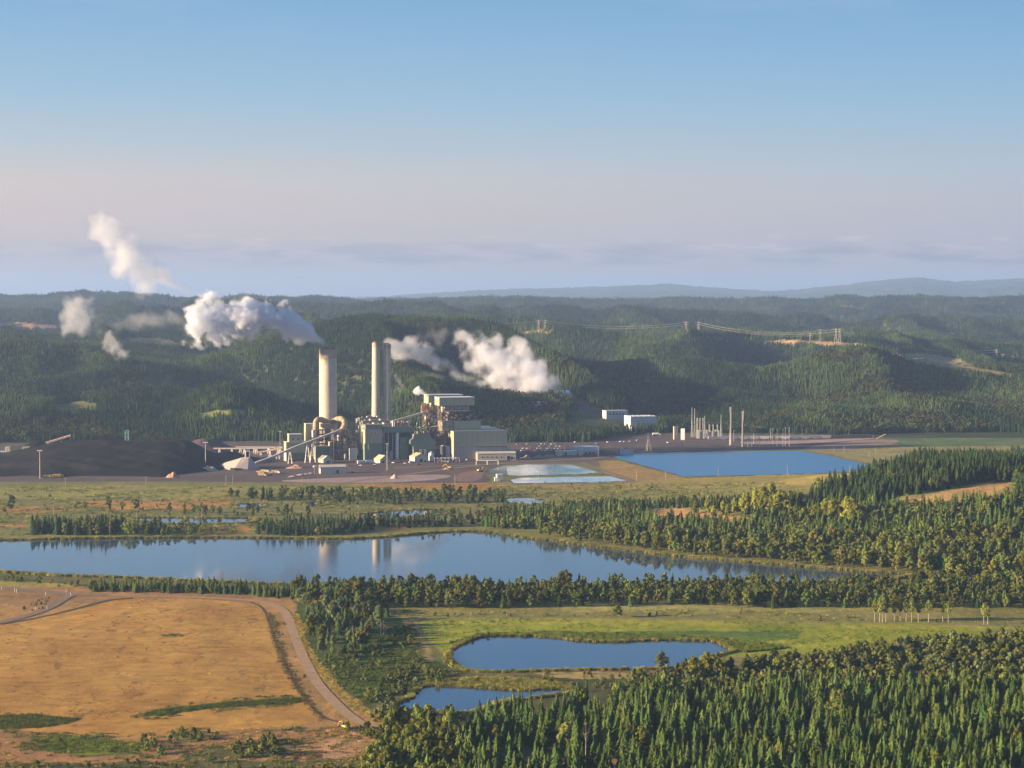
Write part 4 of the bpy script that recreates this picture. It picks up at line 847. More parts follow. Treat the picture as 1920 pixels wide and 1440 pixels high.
def tint_b(x, y, u, v):
    a = RNG.random((len(x), 1)); return (np.array(DOL) * (1 - a) + np.array((.115, .108, .04)) * a) * RNG.uniform(.6, .95, (len(x), 1))
hillscatter('conifer_forest', 3860, 8700, 15.5, PCf, tint_c, .62, .95, lambda x, y, z, u, v: ~hill_b(x, y, z, u, v) & (z > .5))
hillscatter('broadleaf_forest', 3860, 6500, 13.5, PBf, tint_b, .6, .95, lambda x, y, z, u, v: hill_b(x, y, z, u, v) & (z > .5))
hillscatter('conifer_forest', 8700, 16500, 27, PCf, tint_c, .8, 1.2, lambda x, y, z, u, v: (z > 40), lambda D: D / 8700)
# ------------------------------------------------------------------ the power plant and its yard
GRN = siding('green_siding', (.37, .355, .235)); TEAL = siding('teal_siding', (.17, .215, .16)); CREAM = siding('cream_siding', (.58, .53, .42), .1); TAN = siding('tan_siding', (.50, .435, .34)); WHT = siding('white_siding', (.50, .49, .48), .08); RIBBED = siding('ribbed_grey_siding', (.36, .33, .31), .15, 3.2)
CONC = None
def concrete(name, c, z1):
    m, nt = mat(name)
    tc_ = nd(nt, 'ShaderNodeTexCoord').outputs['Object']; sp_ = nd(nt, 'ShaderNodeSeparateXYZ'); L(nt, tc_, sp_.inputs[0])
    mp = nd(nt, 'ShaderNodeVectorMath', operation='MULTIPLY'); L(nt, tc_, mp.inputs[0]); mp.inputs[1].default_value = (.35, .35, .018)
    n = noise(nt, mp.outputs[0], 1.0, 6, .6); n2 = noise(nt, tc_, .12, 5, .6)
    f = mixc(nt, 1.0, ramp(nt, n, [(.3, .84), (.7, 1.13)]), ramp(nt, n2, [(.3, .92), (.7, 1.08)]), 'MULTIPLY')
    col_ = mixc(nt, 1.0, c, f, 'MULTIPLY')
    ring = math_(nt, 'LESS_THAN', math_(nt, 'FRACT', math_(nt, 'DIVIDE', sp_.outputs[2], 9.0)), .05)
    col_ = mixc(nt, math_(nt, 'MULTIPLY', ring, .18), col_, tuple(q * .55 for q in c))
    finish(nt, col_, .9, .2, n, .15, bdist=.3); return m
CONC = concrete('weathered_concrete', (.50, .44, .355), 0); CONC2 = concrete('grey_concrete', (.52, .44, .34), 0); BANDC = concrete('brown_concrete', (.40, .30, .225), 0)
DUCT = plain('duct_steel', (.34, .25, .165), .6, .2, .15, streak=True); RUST = plain('dark_steel', (.13, .095, .08), .7, .35, .4); STEEL = plain('pale_steel', (.44, .41, .38), .5, .2, .3); ROOFB = plain('brown_roof', (.20, .165, .15), .85, .25, .08); ROOFG = plain('skylight_blue_roof', (.19, .22, .25), .6, .15, .05); ROOFP = plain('pale_roof', (.52, .46, .41), .6, .15, .1)  # ROOFG: blue light of the sky put into the flat roof colour
DARK = plain('dark_opening', (.022, .022, .026), .9, .2, .3); GLASS = plain('window_glass', (.05, .06, .07), .15, .1, 1, spec=.6); WHITE = plain('white_paint', (.72, .70, .68), .5, .1, .4); YELLOW = plain('yellow_paint', (.58, .36, .06), .5, .15, .6); RUBBER = plain('rubber', (.03, .03, .03), .9); ORANGE = plain('orange_paint', (.55, .24, .10), .6, .2, .5); TEALP = plain('teal_paint', (.10, .28, .25), .6, .2, .4); LGREEN = plain('pale_green_paint', (.36, .45, .34), .6, .2, .4); GALV = plain('galvanised_steel', (.40, .39, .38), .45, .1, .5); WOOD = plain('pole_wood', (.30, .235, .18), .9, .2, .6)
ROT = math.radians(16)
class Fr:
    """a thing standing on the ground at a photo column and a ground distance, turned like the plant"""
    def __init__(s, name, label, cat, u, D, rot=ROT, z=0.0, group=None):
        s.x = at(u, 800, D)[0]; s.y = D; s.c, s.s, s.z = math.cos(rot), math.sin(rot), z
        s.o = thing(name, label, cat, (s.x, D, z), rot, group)
    def lx(s, u, yl=0.0):
        a = (u - 960) / F; dep = lambda xl: (s.y + xl * s.s + yl * s.c)
        return (a * (s.y + yl * s.c) * 1.0 - s.x + yl * s.s) / (s.c - a * s.s)
    def lz(s, v, xl=0.0, yl=0.0): return at(960, v, s.y + xl * s.s + yl * s.c)[1] - s.z
    def pt(s, u, v, yl=0.0):
        xl = s.lx(u, yl); return (xl, yl, s.lz(v, xl, yl))
    def dims(s, u0, u1, vt, vb, yl):
        x0, x1 = s.lx(u0, yl), s.lx(u1, yl); z1 = s.lz(vt, x0, yl); z0 = 0.0 if vb is None else s.lz(vb, x0, yl); return x0, x1, z0, z1
    def box(s, name, u0, u1, vt, vb, yl, dep, m, roof=None, parent=None, cap=.5):
        x0, x1, z0, z1 = s.dims(u0, u1, vt, vb, yl); mb = MB(); mb.box(x0, x1, yl, yl + dep, z0, z1); o = mb.build(name, m, parent or s.o)
        if roof:
            mb = MB(); mb.box(x0 - .35, x1 + .35, yl - .35, yl + dep + .35, z1 + .01, z1 + cap); mb.build('roof', roof, o)
        return o
    def panel(s, name, u0, u1, vt, vb, yl, m, parent=None, th=.25):
        x0, x1, z0, z1 = s.dims(u0, u1, vt, vb, yl); mb = MB(); mb.box(x0, x1, yl - th, yl - .01, z0, z1); return mb.build(name, m, parent or s.o)
    def gable(s, u0, u1, vtop, veave, dep, wall, roof, yl=0, along='y'):
        x0, x1, z0, ze = s.dims(u0, u1, veave, None, yl); zt = s.lz(vtop, x0, yl); mb = MB()
        if along == 'y':     # ridge runs away from us, gable end in front
            xm = (x0 + x1) / 2; mb.prism([(x0, 0), (x1, 0), (x1, ze), (xm, zt), (x0, ze)], yl, yl + dep); w_ = mb.build('wall', wall, s.o)
            mb = MB(); e = .6
            for a, b in (((x0 - e, ze - .25), (xm, zt + .05)), ((xm, zt + .05), (x1 + e, ze - .25))):
                mb.prism([a, b, (b[0], b[1] + .35), (a[0], a[1] + .35)], yl - e, yl + dep + e)
            mb.build('roof', roof, s.o)
        else:                # ridge runs across, long side in front
            mb.box(x0, x1, yl, yl + dep, 0, ze); w_ = mb.build('wall', wall, s.o); mb = MB(); ym = yl + dep / 2; e = .5
            for sg in (0, 1):
                ya, yb = (yl - e, ym) if sg == 0 else (ym, yl + dep + e); za, zb = (ze, zt) if sg == 0 else (zt, ze)
                mb.add([(x0 - e, ya, za), (x1 + e, ya, za), (x1 + e, yb, zb), (x0 - e, yb, zb), (x0 - e, ya, za + .4), (x1 + e, ya, za + .4), (x1 + e, yb, zb + .4), (x0 - e, yb, zb + .4)], [(0, 3, 2, 1), (4, 5, 6, 7), (0, 1, 5, 4), (1, 2, 6, 5), (2, 3, 7, 6), (3, 0, 4, 7)])
            mb.build('roof', roof, s.o)
            for xx in (x0 - .02, x1 + .02): 
                mb = MB(); mb.add([(xx, yl, ze - .3), (xx, yl + dep, ze - .3), (xx, ym, zt)], [(0, 1, 2)]); mb.build('gable_end', wall, s.o)
        return w_
def frame(fr, name, u0, u1, vt, vb, yl, dep, nx, ny, nz, m, r=.45, parent=None, brace=True):
    """open steelwork: columns, floor beams, some diagonals"""
    x0, x1, z0, z1 = fr.dims(u0, u1, vt, vb, yl); mb = MB()
    xs = [x0 + (x1 - x0) * i / nx for i in range(nx + 1)]; ys = [yl + dep * j / ny for j in range(ny + 1)]; zs = [z0 + (z1 - z0) * k / nz for k in range(nz + 1)]
    for x in xs:
        for y in ys: mb.bar((x, y, z0), (x, y, z1), r)
    for z in zs[1:]:
        for y in ys: mb.bar((x0, y, z), (x1, y, z), r * .8)
        for x in xs: mb.bar((x, yl, z), (x, yl + dep, z), r * .8)
    if brace:
        for k in range(nz):
            for i in range(nx):
                if (i + k) % 2 == 0: mb.bar((xs[i], yl, zs[k]), (xs[i + 1], yl, zs[k + 1]), r * .5)
            for j in range(ny):
                if (j + k) % 2: mb.bar((x0, ys[j], zs[k]), (x0, ys[j + 1], zs[k + 1]), r * .5)
    return mb.build(name, m, parent or fr.o)
# ---- chimneys
def chimney(name, label, u0, u1, vt, D, rb_, rt_, m, band, collar, group):
    uc_ = (u0 + u1) / 2; x, _ = at(uc_, 800, D); z1 = at(uc_, vt, D)[1]
    o = thing(name, label, 'chimney', (x, D, 0), 0, group)
    mb = MB(); zb = z1 - band
    mb.lathe([(rb_, 0), (rb_ + (rt_ - rb_) * zb / z1, zb)], 48); mb.build('shaft', m, o, True)
    mb = MB(); ra = rb_ + (rt_ - rb_) * zb / z1 + .06
    mb.lathe([(ra, zb + .01), (rt_ + .06, z1 - 2), (rt_ + collar, z1 - 1.6), (rt_ + collar, z1), (rt_ * .8, z1 + .02), (rt_ * .78, z1 - 9), (.01, z1 - 9)], 48); c = mb.build('top_band', BANDC, o, True)
    c.data.polygons.foreach_set('use_smooth', [False] * len(c.data.polygons))
    mb = MB(); mb.lathe([(rt_ * .74, z1 - 8.9), (rt_ * .72, z1 + 2.2), (rt_ * .62, z1 + 2.2), (rt_ * .6, z1 - 8.9)], 32); mb.build('flue_liner', RUST, o)
    mb = MB()
    for zz in (z1 * .38, z1 * .66, z1 - band - 1.2):
        r_ = rb_ + (rt_ - rb_) * zz / z1; mb.lathe([(r_ - .1, zz), (r_ + .5, zz), (r_ + .5, zz + .5), (r_ - .1, zz + .5)], 48)
    mb.build('walkway_ring', STEEL, o); return o
chimney('chimney', 'thick pale concrete chimney, the widest one, rising behind the curved brown ducts', 598.6, 632.2, 654, 3680, 15.9, 15.6, CONC, 17.5, .0, 'power plant chimneys')
chimney('chimney', 'slim sunlit cream chimney with brown cap, behind the green precipitator building', 696.5, 714.0, 642.5, 3742, 8.6, 6.7, CONC, 8.0, .55, 'power plant chimneys')
chimney('chimney', 'slim grey chimney in the shade close beside the sunlit slim one', 716.8, 735.0, 645.5, 3747, 8.9, 6.9, CONC2, 8.0, .55, 'power plant chimneys')
# ---- curved flue ducts
def duct(label, pts, r, D):
    p = [Vector((*(lambda q: (q[0], D + d))(at(u, v, D + d)), at(u, v, D + d)[1])) for u, v, d in pts]
    p = [Vector(q) for q in smooth3(p)]; o = thing('flue_duct', label, 'duct', (p[0].x, p[0].y, 0), 0, 'curved ducts at the thick chimney')
    b = Vector((p[0].x, p[0].y, 0)); mb = MB(); mb.tube([q - b for q in p], r, 16); mb.build('pipe', DUCT, o, True)
    mb = MB()
    for i in range(2, len(p) - 1, 3): 
        d = (p[i + 1] - p[i]).normalized() * .35; mb.tube([p[i] - b - d, p[i] - b + d], r + .3, 16)
    mb.build('flange', RUST, o)
    mb = MB(); mb.box(-r, r, -r, r, 0, max(2, p[0].z - .1)); mb.build('riser', RUST, o)
def smooth3(p, n=2):
    p = list(p)
    for _ in range(n):
        o = [p[0]]
        for a, b in zip(p, p[1:]): o += [a * .75 + b * .25, a * .25 + b * .75]
        p = o + [p[-1]]
    return p
duct('curved brown duct bending from the left into the thick chimney', [(592, 815, 0), (592, 800, 0), (592.5, 789, 2), (600, 785.5, 6), (612, 791, 20)], 5.2, 3640)
duct('curved brown duct bending from the right into the thick chimney', [(640, 812, -4), (641, 806, -2), (647, 797, 0), (645, 787, 4), (636, 784, 10), (624, 791, 26)], 5.0, 3640)
f = Fr('duct_junction', 'tan gabled duct junction between the two curved ducts', 'duct', 601, 3634)
mb = MB(); x0, x1 = f.lx(601), f.lx(618); z = f.lz
mb.prism([(x0, z(801)), ((x0 + x1) / 2, z(805)), (x1, z(800)), (x1, z(794)), ((x0 + x1) / 2 - 2, z(795)), (x0, z(794))], 0, 9); mb.build('casing', DUCT, f.o)
mb = MB(); [mb.box(a, a + 1, 2, 3, 0, z(802)) for a in (x0 + 3, x1 - 4)]; mb.build('support', RUST, f.o)
# ---- scrubber buildings
f = Fr('scrubber_building', 'stepped green metal building with a dark open bay at ground level', 'building', 535.6, 3560)
f.box('wall', 535.6, 576.5, 830, 849.5, 0, 23, GRN, CREAM, cap=.9); f.box('upper_storey', 541, 565.5, 815, 830.2, 2, 16, GRN, WHITE, cap=.8)
x0, x1, z0, z1 = f.dims(535.6, 576.5, 849.6, None, 0); mb = MB(); mb.box(x0, x0 + 1.2, 0, 23, 0, z1); mb.box(x1 - .8, x1, 0, 23, 0, z1); mb.box(x0 + 1.3, x1 - .9, 21.5, 23, 0, z1); mb.build('lower_wall', CREAM, f.o)
for u in (547.5, 557): f.panel('window', u, u + 2.4, 822, 825, 2, GLASS)
f = Fr('filter_building', 'tall narrow green building behind the stepped one, in front of the dark wood', 'building', 572.5, 3640)
f.box('wall', 572.5, 586, 795, None, 0, 16, GRN, WHITE); f.box('annex', 571.5, 574, 810, None, -3, 2.9, CREAM)
f = Fr('pump_building', 'low dark teal building below the curved ducts', 'building', 592, 3592)
f.box('wall', 592, 617, 838, None, 0, 26, TEAL, ROOFB); f.box('stair_tower', 617.5, 627, 829.5, None, -2, 14, GRN, CREAM)
for i in range(5):
    mb = MB(); x = f.lx(592.5 + i * 4.2); mb.tube([(x, 4, f.lz(838) + .5), (x, 4, f.lz(829))], .55, 8); mb.build('vent_pipe', GALV, f.o)
f = Fr('absorber_tower', 'rusty scaffold tower crowded with white vessels and pipes', 'industrial tower', 625, 3580)
frame(f, 'steel_frame', 625, 654, 806, None, 0, 22, 5, 3, 8, RUST, .5); frame(f, 'steel_frame', 654, 668, 808, None, 2, 18, 3, 2, 7, RUST, .45)
for u0, u1, vt, vb, yy in ((631, 639.5, 817, 838, 3), (641.5, 651.5, 822, 843, 2), (656, 660, 815, 828, 6), (644, 649, 852, 861, -2), (633, 637, 843, 852, 3)):
    x0, x1, z0, z1 = f.dims(u0, u1, vt, vb, yy); mb = MB(); r = (x1 - x0) / 2
    mb.lathe([(.01, z0 - 2.5), (r * .9, z0), (r, z0 + .5), (r, z1 - .6), (r * .7, z1 + 1), (.01, z1 + 1.4)], 20, (x0 + x1) / 2, yy + r); mb.build('vessel', GALV, f.o, True)
rr_ = random.Random(3)
for i in range(14):
    u = rr_.uniform(626, 663); v = rr_.uniform(812, 855); yy = rr_.uniform(1, 16); f.box('equipment_box', u, u + rr_.uniform(2, 5.5), v, v + rr_.uniform(2, 5), yy, rr_.uniform(3, 6), rr_.choice([RUST, RUST, DUCT, STEEL]))
mb = MB()
for i in range(16):
    x = f.lx(rr_.uniform(626, 666)); y = rr_.uniform(-.5, 14); z = f.lz(rr_.uniform(815, 858)); mb.tube([(x, y, z), (x + rr_.uniform(-8, 8), y, z), (x + rr_.uniform(-8, 8), y, z + rr_.uniform(-8, 6))], .4, 6)
mb.build('pipework', STEEL, f.o)
f.box('pump_room', 654.5, 668.5, 841, None, -5, 9, WHT, STEEL)
f = Fr('hopper_tower', 'dark open steel structure carrying the two curved ducts', 'industrial tower', 588, 3622)
frame(f, 'steel_frame', 588, 650, 807, None, 0, 26, 9, 3, 6, RUST, .5)
for i in range(10):
    u = rr_.uniform(589, 645); v = rr_.uniform(809, 826); f.box('equipment_box', u, u + rr_.uniform(3, 7), v, v + rr_.uniform(3, 6), rr_.uniform(1, 14), 5, rr_.choice([RUST, DUCT, STEEL]))
for u in (585.5, 648.5): f.box('duct_riser', u, u + 7, 807, 820, 2, 8, WHITE)  # white colour stands for the sunlit side of the ducts
# ---- precipitators
f = Fr('precipitator_building', 'long green precipitator building of ribbed casings receding behind a square front', 'building', 679, 3575)
def casing(u0, u1, vt, vb, yl, dep, m, nm='casing', roof=ROOFB): return f.box(nm, u0, u1, vt, vb, yl, dep, m, roof, cap=.7)
wx = f.lx(716.5) - f.lx(682)
b1 = casing(684, 716, 806, 832, 0, 30, GRN); b2 = casing(683, 716, 832.1, None, 1.2, 27, TEAL, 'lower_casing', None)
f.box('top_housing', 685, 716, 797, 805.4, 4, 24, TEAL, ROOFB)
x0, x1, z0, z1 = f.dims(683.6, 716, 806, 832, 34); zt = z1 + 8
for k, (y0, dp, zz) in enumerate(((34, 26, zt), (64, 22, zt + 5), (90, 24, zt + 9))):
    mb = MB(); mb.box(x0 + 2, x1 + 26 - k * 3, y0, y0 + dp, 14, zz); o = mb.build('casing', GRN, f.o); mb = MB(); mb.box(x0 + 1.5, x1 + 26.5 - k * 3, y0 - .4, y0 + dp + .4, zz + .01, zz + .8); mb.build('roof', ROOFB, o)
    mb = MB(); mb.box(x0 + 4, x1 + 22 - k * 3, y0 + 2, y0 + dp - 2, 0, 13.9); mb.build('lower_casing', TEAL, f.o)
    for j in range(3):
        yy = y0 + 2 + j * dp / 3.2; mb = MB(); mb.prism([(x0 - 1.6, zz * .45), (x0 + 1.9, zz * .3), (x0 + 1.9, zz - 1), (x0 - 1.6, zz - 1)], yy, yy + 3.2); mb.build('buttress', CREAM, f.o)
    for j in range(4):
        xx = x0 + 8 + j * 9; mb = MB(); mb.box(xx, xx + 3, y0 + 5, y0 + dp - 6, zz + .9, zz + 2.2 + (j % 2)); mb.build('roof_unit', ROOFP if j % 2 else ROOFB, f.o)
mb = MB(); mb.prism([(x0 - 1.2, z0 - 6), (x0 + .0, z0 - 9), (x0 + .2, z1), (x0 - 1.6, z1)], .5, 3.4); mb.build('buttress', CREAM, f.o)
for u in (696, 703): f.panel('window', u, u + 1.4, 811, 813, 0, GLASS)
f = Fr('precipitator_building', 'dark teal raised gallery building beside the grey chimney, on a round white column', 'building', 717, 3596)
f.box('gallery', 717.5, 774, 801, 811.5, 0, 30, TEAL, ROOFB); f.box('back_wall', 718, 774, 811.8, None, 20, 8, plain('recess_shade_steel', (.10, .12, .125), .8, .3, .2)); f.box('side_block', 749, 766, 820, None, 3, 14, TEAL, ROOFB)  # back_wall: shade of the recess put into its dark colour
x = f.lx(744.5, 2); mb = MB(); mb.lathe([(3.1, 0), (3.1, f.lz(812))], 20, x, 3.2); mb.build('column', WHITE, f.o, True)
for u in (719, 727, 735, 770): f.box('post', u, u + 1.2, 811.9, None, 1, 1.2, STEEL)
for u in (722, 730): f.box('low_annex', u, u + 6, 846, None, 6, 8, WHT)
for i in range(9):
    u = 736 + i * 3.4; f.box('roof_unit', u, u + 2.6 + (i % 3) * .8, 789 + (i * 7 % 5), 800.3, 6 + (i * 5 % 9), 6, (ORANGE, STEEL, DUCT)[i % 3] if i % 4 else ROOFP)
f = Fr('silo_building', 'teal building with chamfered shoulders in front of the boiler house', 'building', 776, 3590)
out = [(776, 815), (806, 815), (808, 822), (816, 826), (816, 833), (812, 836.5), (812, 856), (775, 856), (775, 836.5), (769, 833), (769, 826), (774, 822)]
x0 = f.lx(776); mb = MB(); mb.prism([(f.lx(u), max(0, f.lz(v)) if v < 856 else 0) for u, v in out], 0, 24); mb.build('wall', TEAL, f.o)
mb = MB(); mb.box(f.lx(776) - .3, f.lx(806) + .3, -.3, 24.3, f.lz(815) + .02, f.lz(815) + .7); mb.build('roof', ROOFB, f.o)
for u in (787, 795): f.box('vent_duct', u, u + 4, 843, None, -5, 4.8, WHT)
for i in range(7): f.box('roof_unit', 778 + i * 4, 780.4 + i * 4, 808 + i % 3, 814.2, 3 + (i * 5) % 12, 4, (RUST, STEEL, RUST)[i % 3])
f = Fr('silo', 'small white silo with a cone top beside the chamfered teal building', 'silo', 808.5, 3574)
mb = MB(); mb.lathe([(4.6, 0), (4.6, 13.0)], 24); mb.build('shell', WHITE, f.o, True); mb = MB(); mb.lathe([(4.7, 13.01), (.4, 16.5), (.01, 16.5)], 24); mb.build('cone_top', GALV, f.o)
for i, (u, vt) in enumerate(((830, 836), (838.5, 838))):
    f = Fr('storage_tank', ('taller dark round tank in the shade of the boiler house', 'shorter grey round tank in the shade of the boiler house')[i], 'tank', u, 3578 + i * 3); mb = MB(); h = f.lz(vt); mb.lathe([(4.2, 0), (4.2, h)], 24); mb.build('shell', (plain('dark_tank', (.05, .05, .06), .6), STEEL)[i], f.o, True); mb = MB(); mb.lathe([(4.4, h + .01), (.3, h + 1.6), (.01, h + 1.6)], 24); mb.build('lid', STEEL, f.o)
# ---- boiler house and turbine hall
f = Fr('boiler_house', 'tall boiler house of open rusty steel with green boxes on top', 'building', 827, 3612)
f.box('top_housing', 823.5, 889.5, 746, 761, -2, 34, GRN, WHITE, cap=.6); f.box('ribbed_band', 834, 880, 761.2, 771, 1, 28, RIBBED)
f.box('top_housing', 803, 868, 741.2, 757, 44, 34, GRN, WHITE, cap=.6)
frame(f, 'steel_frame', 828, 889, 761.3, 790, -1, 32, 8, 3, 4, RUST, .5); frame(f, 'steel_frame', 800, 866, 758, None, 44, 34, 7, 3, 9, RUST, .5)
frame(f, 'steel_frame', 828, 850, 790.5, None, -4, 30, 3, 3, 7, RUST, .5)
x0, x1, z0, z1 = f.dims(829, 888, 771.5, 790, 3); mb = MB(); mb.box(x0 + 12, x1 - 2, 12, 30, z0, z1); mb.build('boiler_casing', plain('boiler_casing', (.16, .12, .11), .8, .35, .1), f.o)
f.box('mid_block', 829, 901.5, 790.2, 809, -3, 30, GRN, ROOFG)
for i in range(46):
    u = rr_.uniform(795, 884); v = rr_.uniform(762, 800) if u < 830 else rr_.uniform(772, 786); yy = rr_.uniform(30, 70) if u < 826 else rr_.uniform(0, 16)
    f.box('equipment_box', u, u + rr_.uniform(1.6, 5.5), v, v + rr_.uniform(1.5, 5), yy, rr_.uniform(2, 6), rr_.choice([CREAM, DUCT, RUST, STEEL, ORANGE, CREAM, ROOFP]))
for u, vt, vb, yy in ((805.5, 756, 764, 42), (827, 762.5, 772, 0), (807, 782, 792, 42), (813, 785, 795, 42), (823, 790, 800, 36), (802, 775, 786, 43), (796, 780, 789, 46)):
    x0, x1, z0, z1 = f.dims(u, u + 4.6, vt, vb, yy); mb = MB(); r = (x1 - x0) / 2; mb.lathe([(.01, z0), (r, z0), (r, z1), (.01, z1 + .8)], 14, x0 + r, yy); mb.build('vessel', CREAM, f.o, True)
mb = MB()
for i in range(26):
    u = rr_.uniform(792, 850); x = f.lx(u, 30); y = rr_.uniform(-3, 42); z = f.lz(rr_.uniform(765, 845)); mb.tube([(x, y, z), (x + rr_.uniform(-12, 12), y, z), (x + rr_.uniform(-12, 12), y + rr_.uniform(-6, 6), max(1, z + rr_.uniform(-10, 8)))], .42, 6)
mb.build('pipework', STEEL, f.o)
frame(f, 'walkway', 790, 832, 760, 772, 40, 3, 6, 1, 2, ORANGE, .3); frame(f, 'walkway', 829, 880, 770.5, 773.5, -4.5, 2, 10, 1, 1, ROOFP, .3)
f = Fr('turbine_hall', 'big flat roofed green turbine hall with a ribbed grey base', 'building', 850, 3590)
x0, x1, z0, z1 = f.dims(850.5, 951.5, 809.2, 838.5, 0); mb = MB(); mb.box(x0, x1, 0, 128, z0, z1); o = mb.build('wall', GRN, f.o); mb = MB(); mb.box(x0 + 1, x1 - 1, 1, 127, z1 + .01, z1 + .25); mb.build('roof', ROOFG, o)
mb = MB(); 
for a in ((x0 - .2, x1 + .2, -.2, .9), (x0 - .2, x1 + .2, 127.1, 128.2)): mb.box(*a, z1 + .012, z1 + 1)
mb.build('parapet', CREAM, o)
f.box('lower_wall', 850.5, 894, 838.7, None, .6, 100, RIBBED); f.box('lower_wall', 894.2, 951, 838.7, None, 1.2, 100, siding('grey_green_siding', (.30, .31, .27)))
f.panel('gate', 894.8, 900.5, 846, None, 1.2, DARK); f.panel('gate', 905, 908, 849, None, 1.2, RUST)
# ---- conveyors
def conveyor(label, pts, wd, m, legs, group='covered conveyors', base=None):
    p = [Vector((at(u, v, D)[0], D, at(u, v, D)[1])) for u, v, D in pts]; b = Vector((p[0].x, p[0].y, 0))
    o = thing('conveyor', label, 'conveyor', b, 0, group)
    for a, c in zip(p, p[1:]):
        d = (c - a).normalized(); s_ = Vector((d.y, -d.x, 0)).normalized() * wd / 2; u_ = Vector((0, 0, wd * .8)); a, c = a - b, c - b; mb = MB()
        mb.add([a - s_, a + s_, c + s_, c - s_, a - s_ + u_, a + s_ + u_, c + s_ + u_, c - s_ + u_], [(0, 3, 2, 1), (4, 5, 6, 7), (0, 1, 5, 4), (1, 2, 6, 5), (2, 3, 7, 6), (3, 0, 4, 7)]); mb.build('gallery', m, o)
        mb = MB(); mb.add([q + Vector((0, 0, .02)) for q in (a - s_ * 1.1 + u_, a + s_ * 1.1 + u_, c + s_ * 1.1 + u_, c - s_ * 1.1 + u_)] + [q + Vector((0, 0, .35)) for q in (a - s_ * 1.1 + u_, a + s_ * 1.1 + u_, c + s_ * 1.1 + u_, c - s_ * 1.1 + u_)], [(0, 3, 2, 1), (4, 5, 6, 7), (0, 1, 5, 4), (1, 2, 6, 5), (2, 3, 7, 6), (3, 0, 4, 7)]); mb.build('roof', STEEL, o)
    tot = [0]
    for a, c in zip(p, p[1:]): tot.append(tot[-1] + (c - a).length)
    for t in legs:
        d = t * tot[-1]; i = max(k for k in range(len(p) - 1) if tot[k] <= d + 1e-6); q = p[i] + (p[i + 1] - p[i]) * ((d - tot[i]) / (tot[i + 1] - tot[i])) - b; mb = MB(); w_ = .10 * q.z + 1
        for sx in (-1, 1):
            for sy in (-1, 1): mb.bar((q.x + sx * w_, q.y + sy * w_, 0), (q.x + sx * .6, q.y + sy * .8, q.z), .42)
        for h in (.35, .7):
            ww = w_ + (.6 - w_) * h; mb.bar((q.x - ww, q.y - ww, q.z * h), (q.x + ww, q.y - ww, q.z * h), .25); mb.bar((q.x - ww, q.y + ww, q.z * h), (q.x + ww, q.y + ww, q.z * h), .25)
        mb.build('trestle', WHITE, o)
    return o
conveyor('long grey covered conveyor climbing from the hopper kiosk to the rusty scaffold tower', [(478, 870.5, 3466), (516, 856.5, 3490), (547, 842.5, 3512), (638, 808, 3562)], 3.6, STEEL, (.42, .62, .68))
conveyor('short covered conveyor climbing to the side of the boiler house', [(733, 793, 3626), (770, 782.5, 3640), (806, 772, 3652)], 3.8, STEEL, (.3, .7))
conveyor('long low pink conveyor crossing behind the hopper kiosk', [(400, 842, 3720), (460, 842, 3720), (516, 840.5, 3720)], 2.6, ROOFP, (.1, .3, .5, .7, .9))
conveyor('low rusty conveyor just behind the long pink one', [(442, 839, 3760), (530, 839.5, 3752)], 2.4, DUCT, (.1, .4, .7, .95))
conveyor('rusty conveyor rising toward the stepped green building', [(476, 851, 3640), (500, 847, 3630), (531, 841, 3600)], 2.6, RUST, (.2, .5, .8))
# ---- coal
def heap(name, label, cat, cu, cD, ru, rD, fz, m, n=60, group=None):
    x0 = at(cu - ru, 800, cD)[0]; x1 = at(cu + ru, 800, cD)[0]; gx, gy = np.meshgrid(np.linspace(x0, x1, n), np.linspace(cD - rD, cD + rD, n)); gz = fz(gx, gy); b = ((x0 + x1) / 2, cD)
    me = npmesh(name, np.stack([gx - b[0], gy - b[1], gz], -1).reshape(-1, 3), gridfaces(n, n), m); o = bpy.data.objects.new(name, me); COL.objects.link(o); o.location = (*b, 0); return tag(o, label, cat, group)
def coalmat():
    m, nt = mat('coal'); n = noise(nt, pos(nt), .25, 6, .7); n2 = noise(nt, pos(nt, (1, .3, 1)), .03, 4, .6)
    c = mixc(nt, ramp(nt, n2, [(.35, 0.0), (.7, 1.0)]), (.009, .0085, .010), (.026, .021, .020)); finish(nt, c, .95, .06, n, .9, bdist=1.6); return m
COAL = coalmat()
crest = ip([(-260, 4), (-120, 8), (0, 13), (40, 20), (90, 30), (150, 36.5), (200, 38), (300, 38.5), (345, 37), (365, 28), (385, 19), (410, 10), (440, 2), (470, -3)])
base0 = ip([(-260, 3300), (0, 3262), (300, 3262), (345, 3300), (380, 3350), (430, 3400), (470, 3420)])
def coalz(x, y):
    u = 960 + F * x / y; c = crest(u); b = base0(u) + 20 * vn(u / 50, 0 * u, 6); ct = 3500 + 26 * vn(u / 60, 0 * u + 5, 8)
    t = np.clip((y - b) / (ct - b), 0, 1); bk = np.clip((3760 - y) / (3760 - ct - 60), 0, 1)
    z = c * np.where(y < ct, t ** .85, np.minimum(1, bk)); ph = (x * .55 + y * .84) / 20
    return np.where(z > .02, z + np.clip(z / 10, 0, 1) * (3.6 * vn(ph, (x * .84 - y * .55) / 160, 10) + 1.6 * fbm(x / 35, y / 35, 11, 3)), -.6)
heap('coal_heap', 'huge black coal heap with furrowed slopes beside the plant', 'coal heap', 105, 3510, 365, 262, coalz, COAL, 190)
def moundf(u, D, h, rx, ry, rough=.25, flat=0): 
    x0 = at(u, 800, D)[0]; return lambda x, y: np.where((q := 1 - np.sqrt(((x - x0) / rx) ** 2 + ((y - D) / ry) ** 2)) > 0, np.minimum(q * h * 1.3, h) * (1 + rough * fbm(x / (rx * .35), y / (ry * .35), int(u), 3)), -.4)
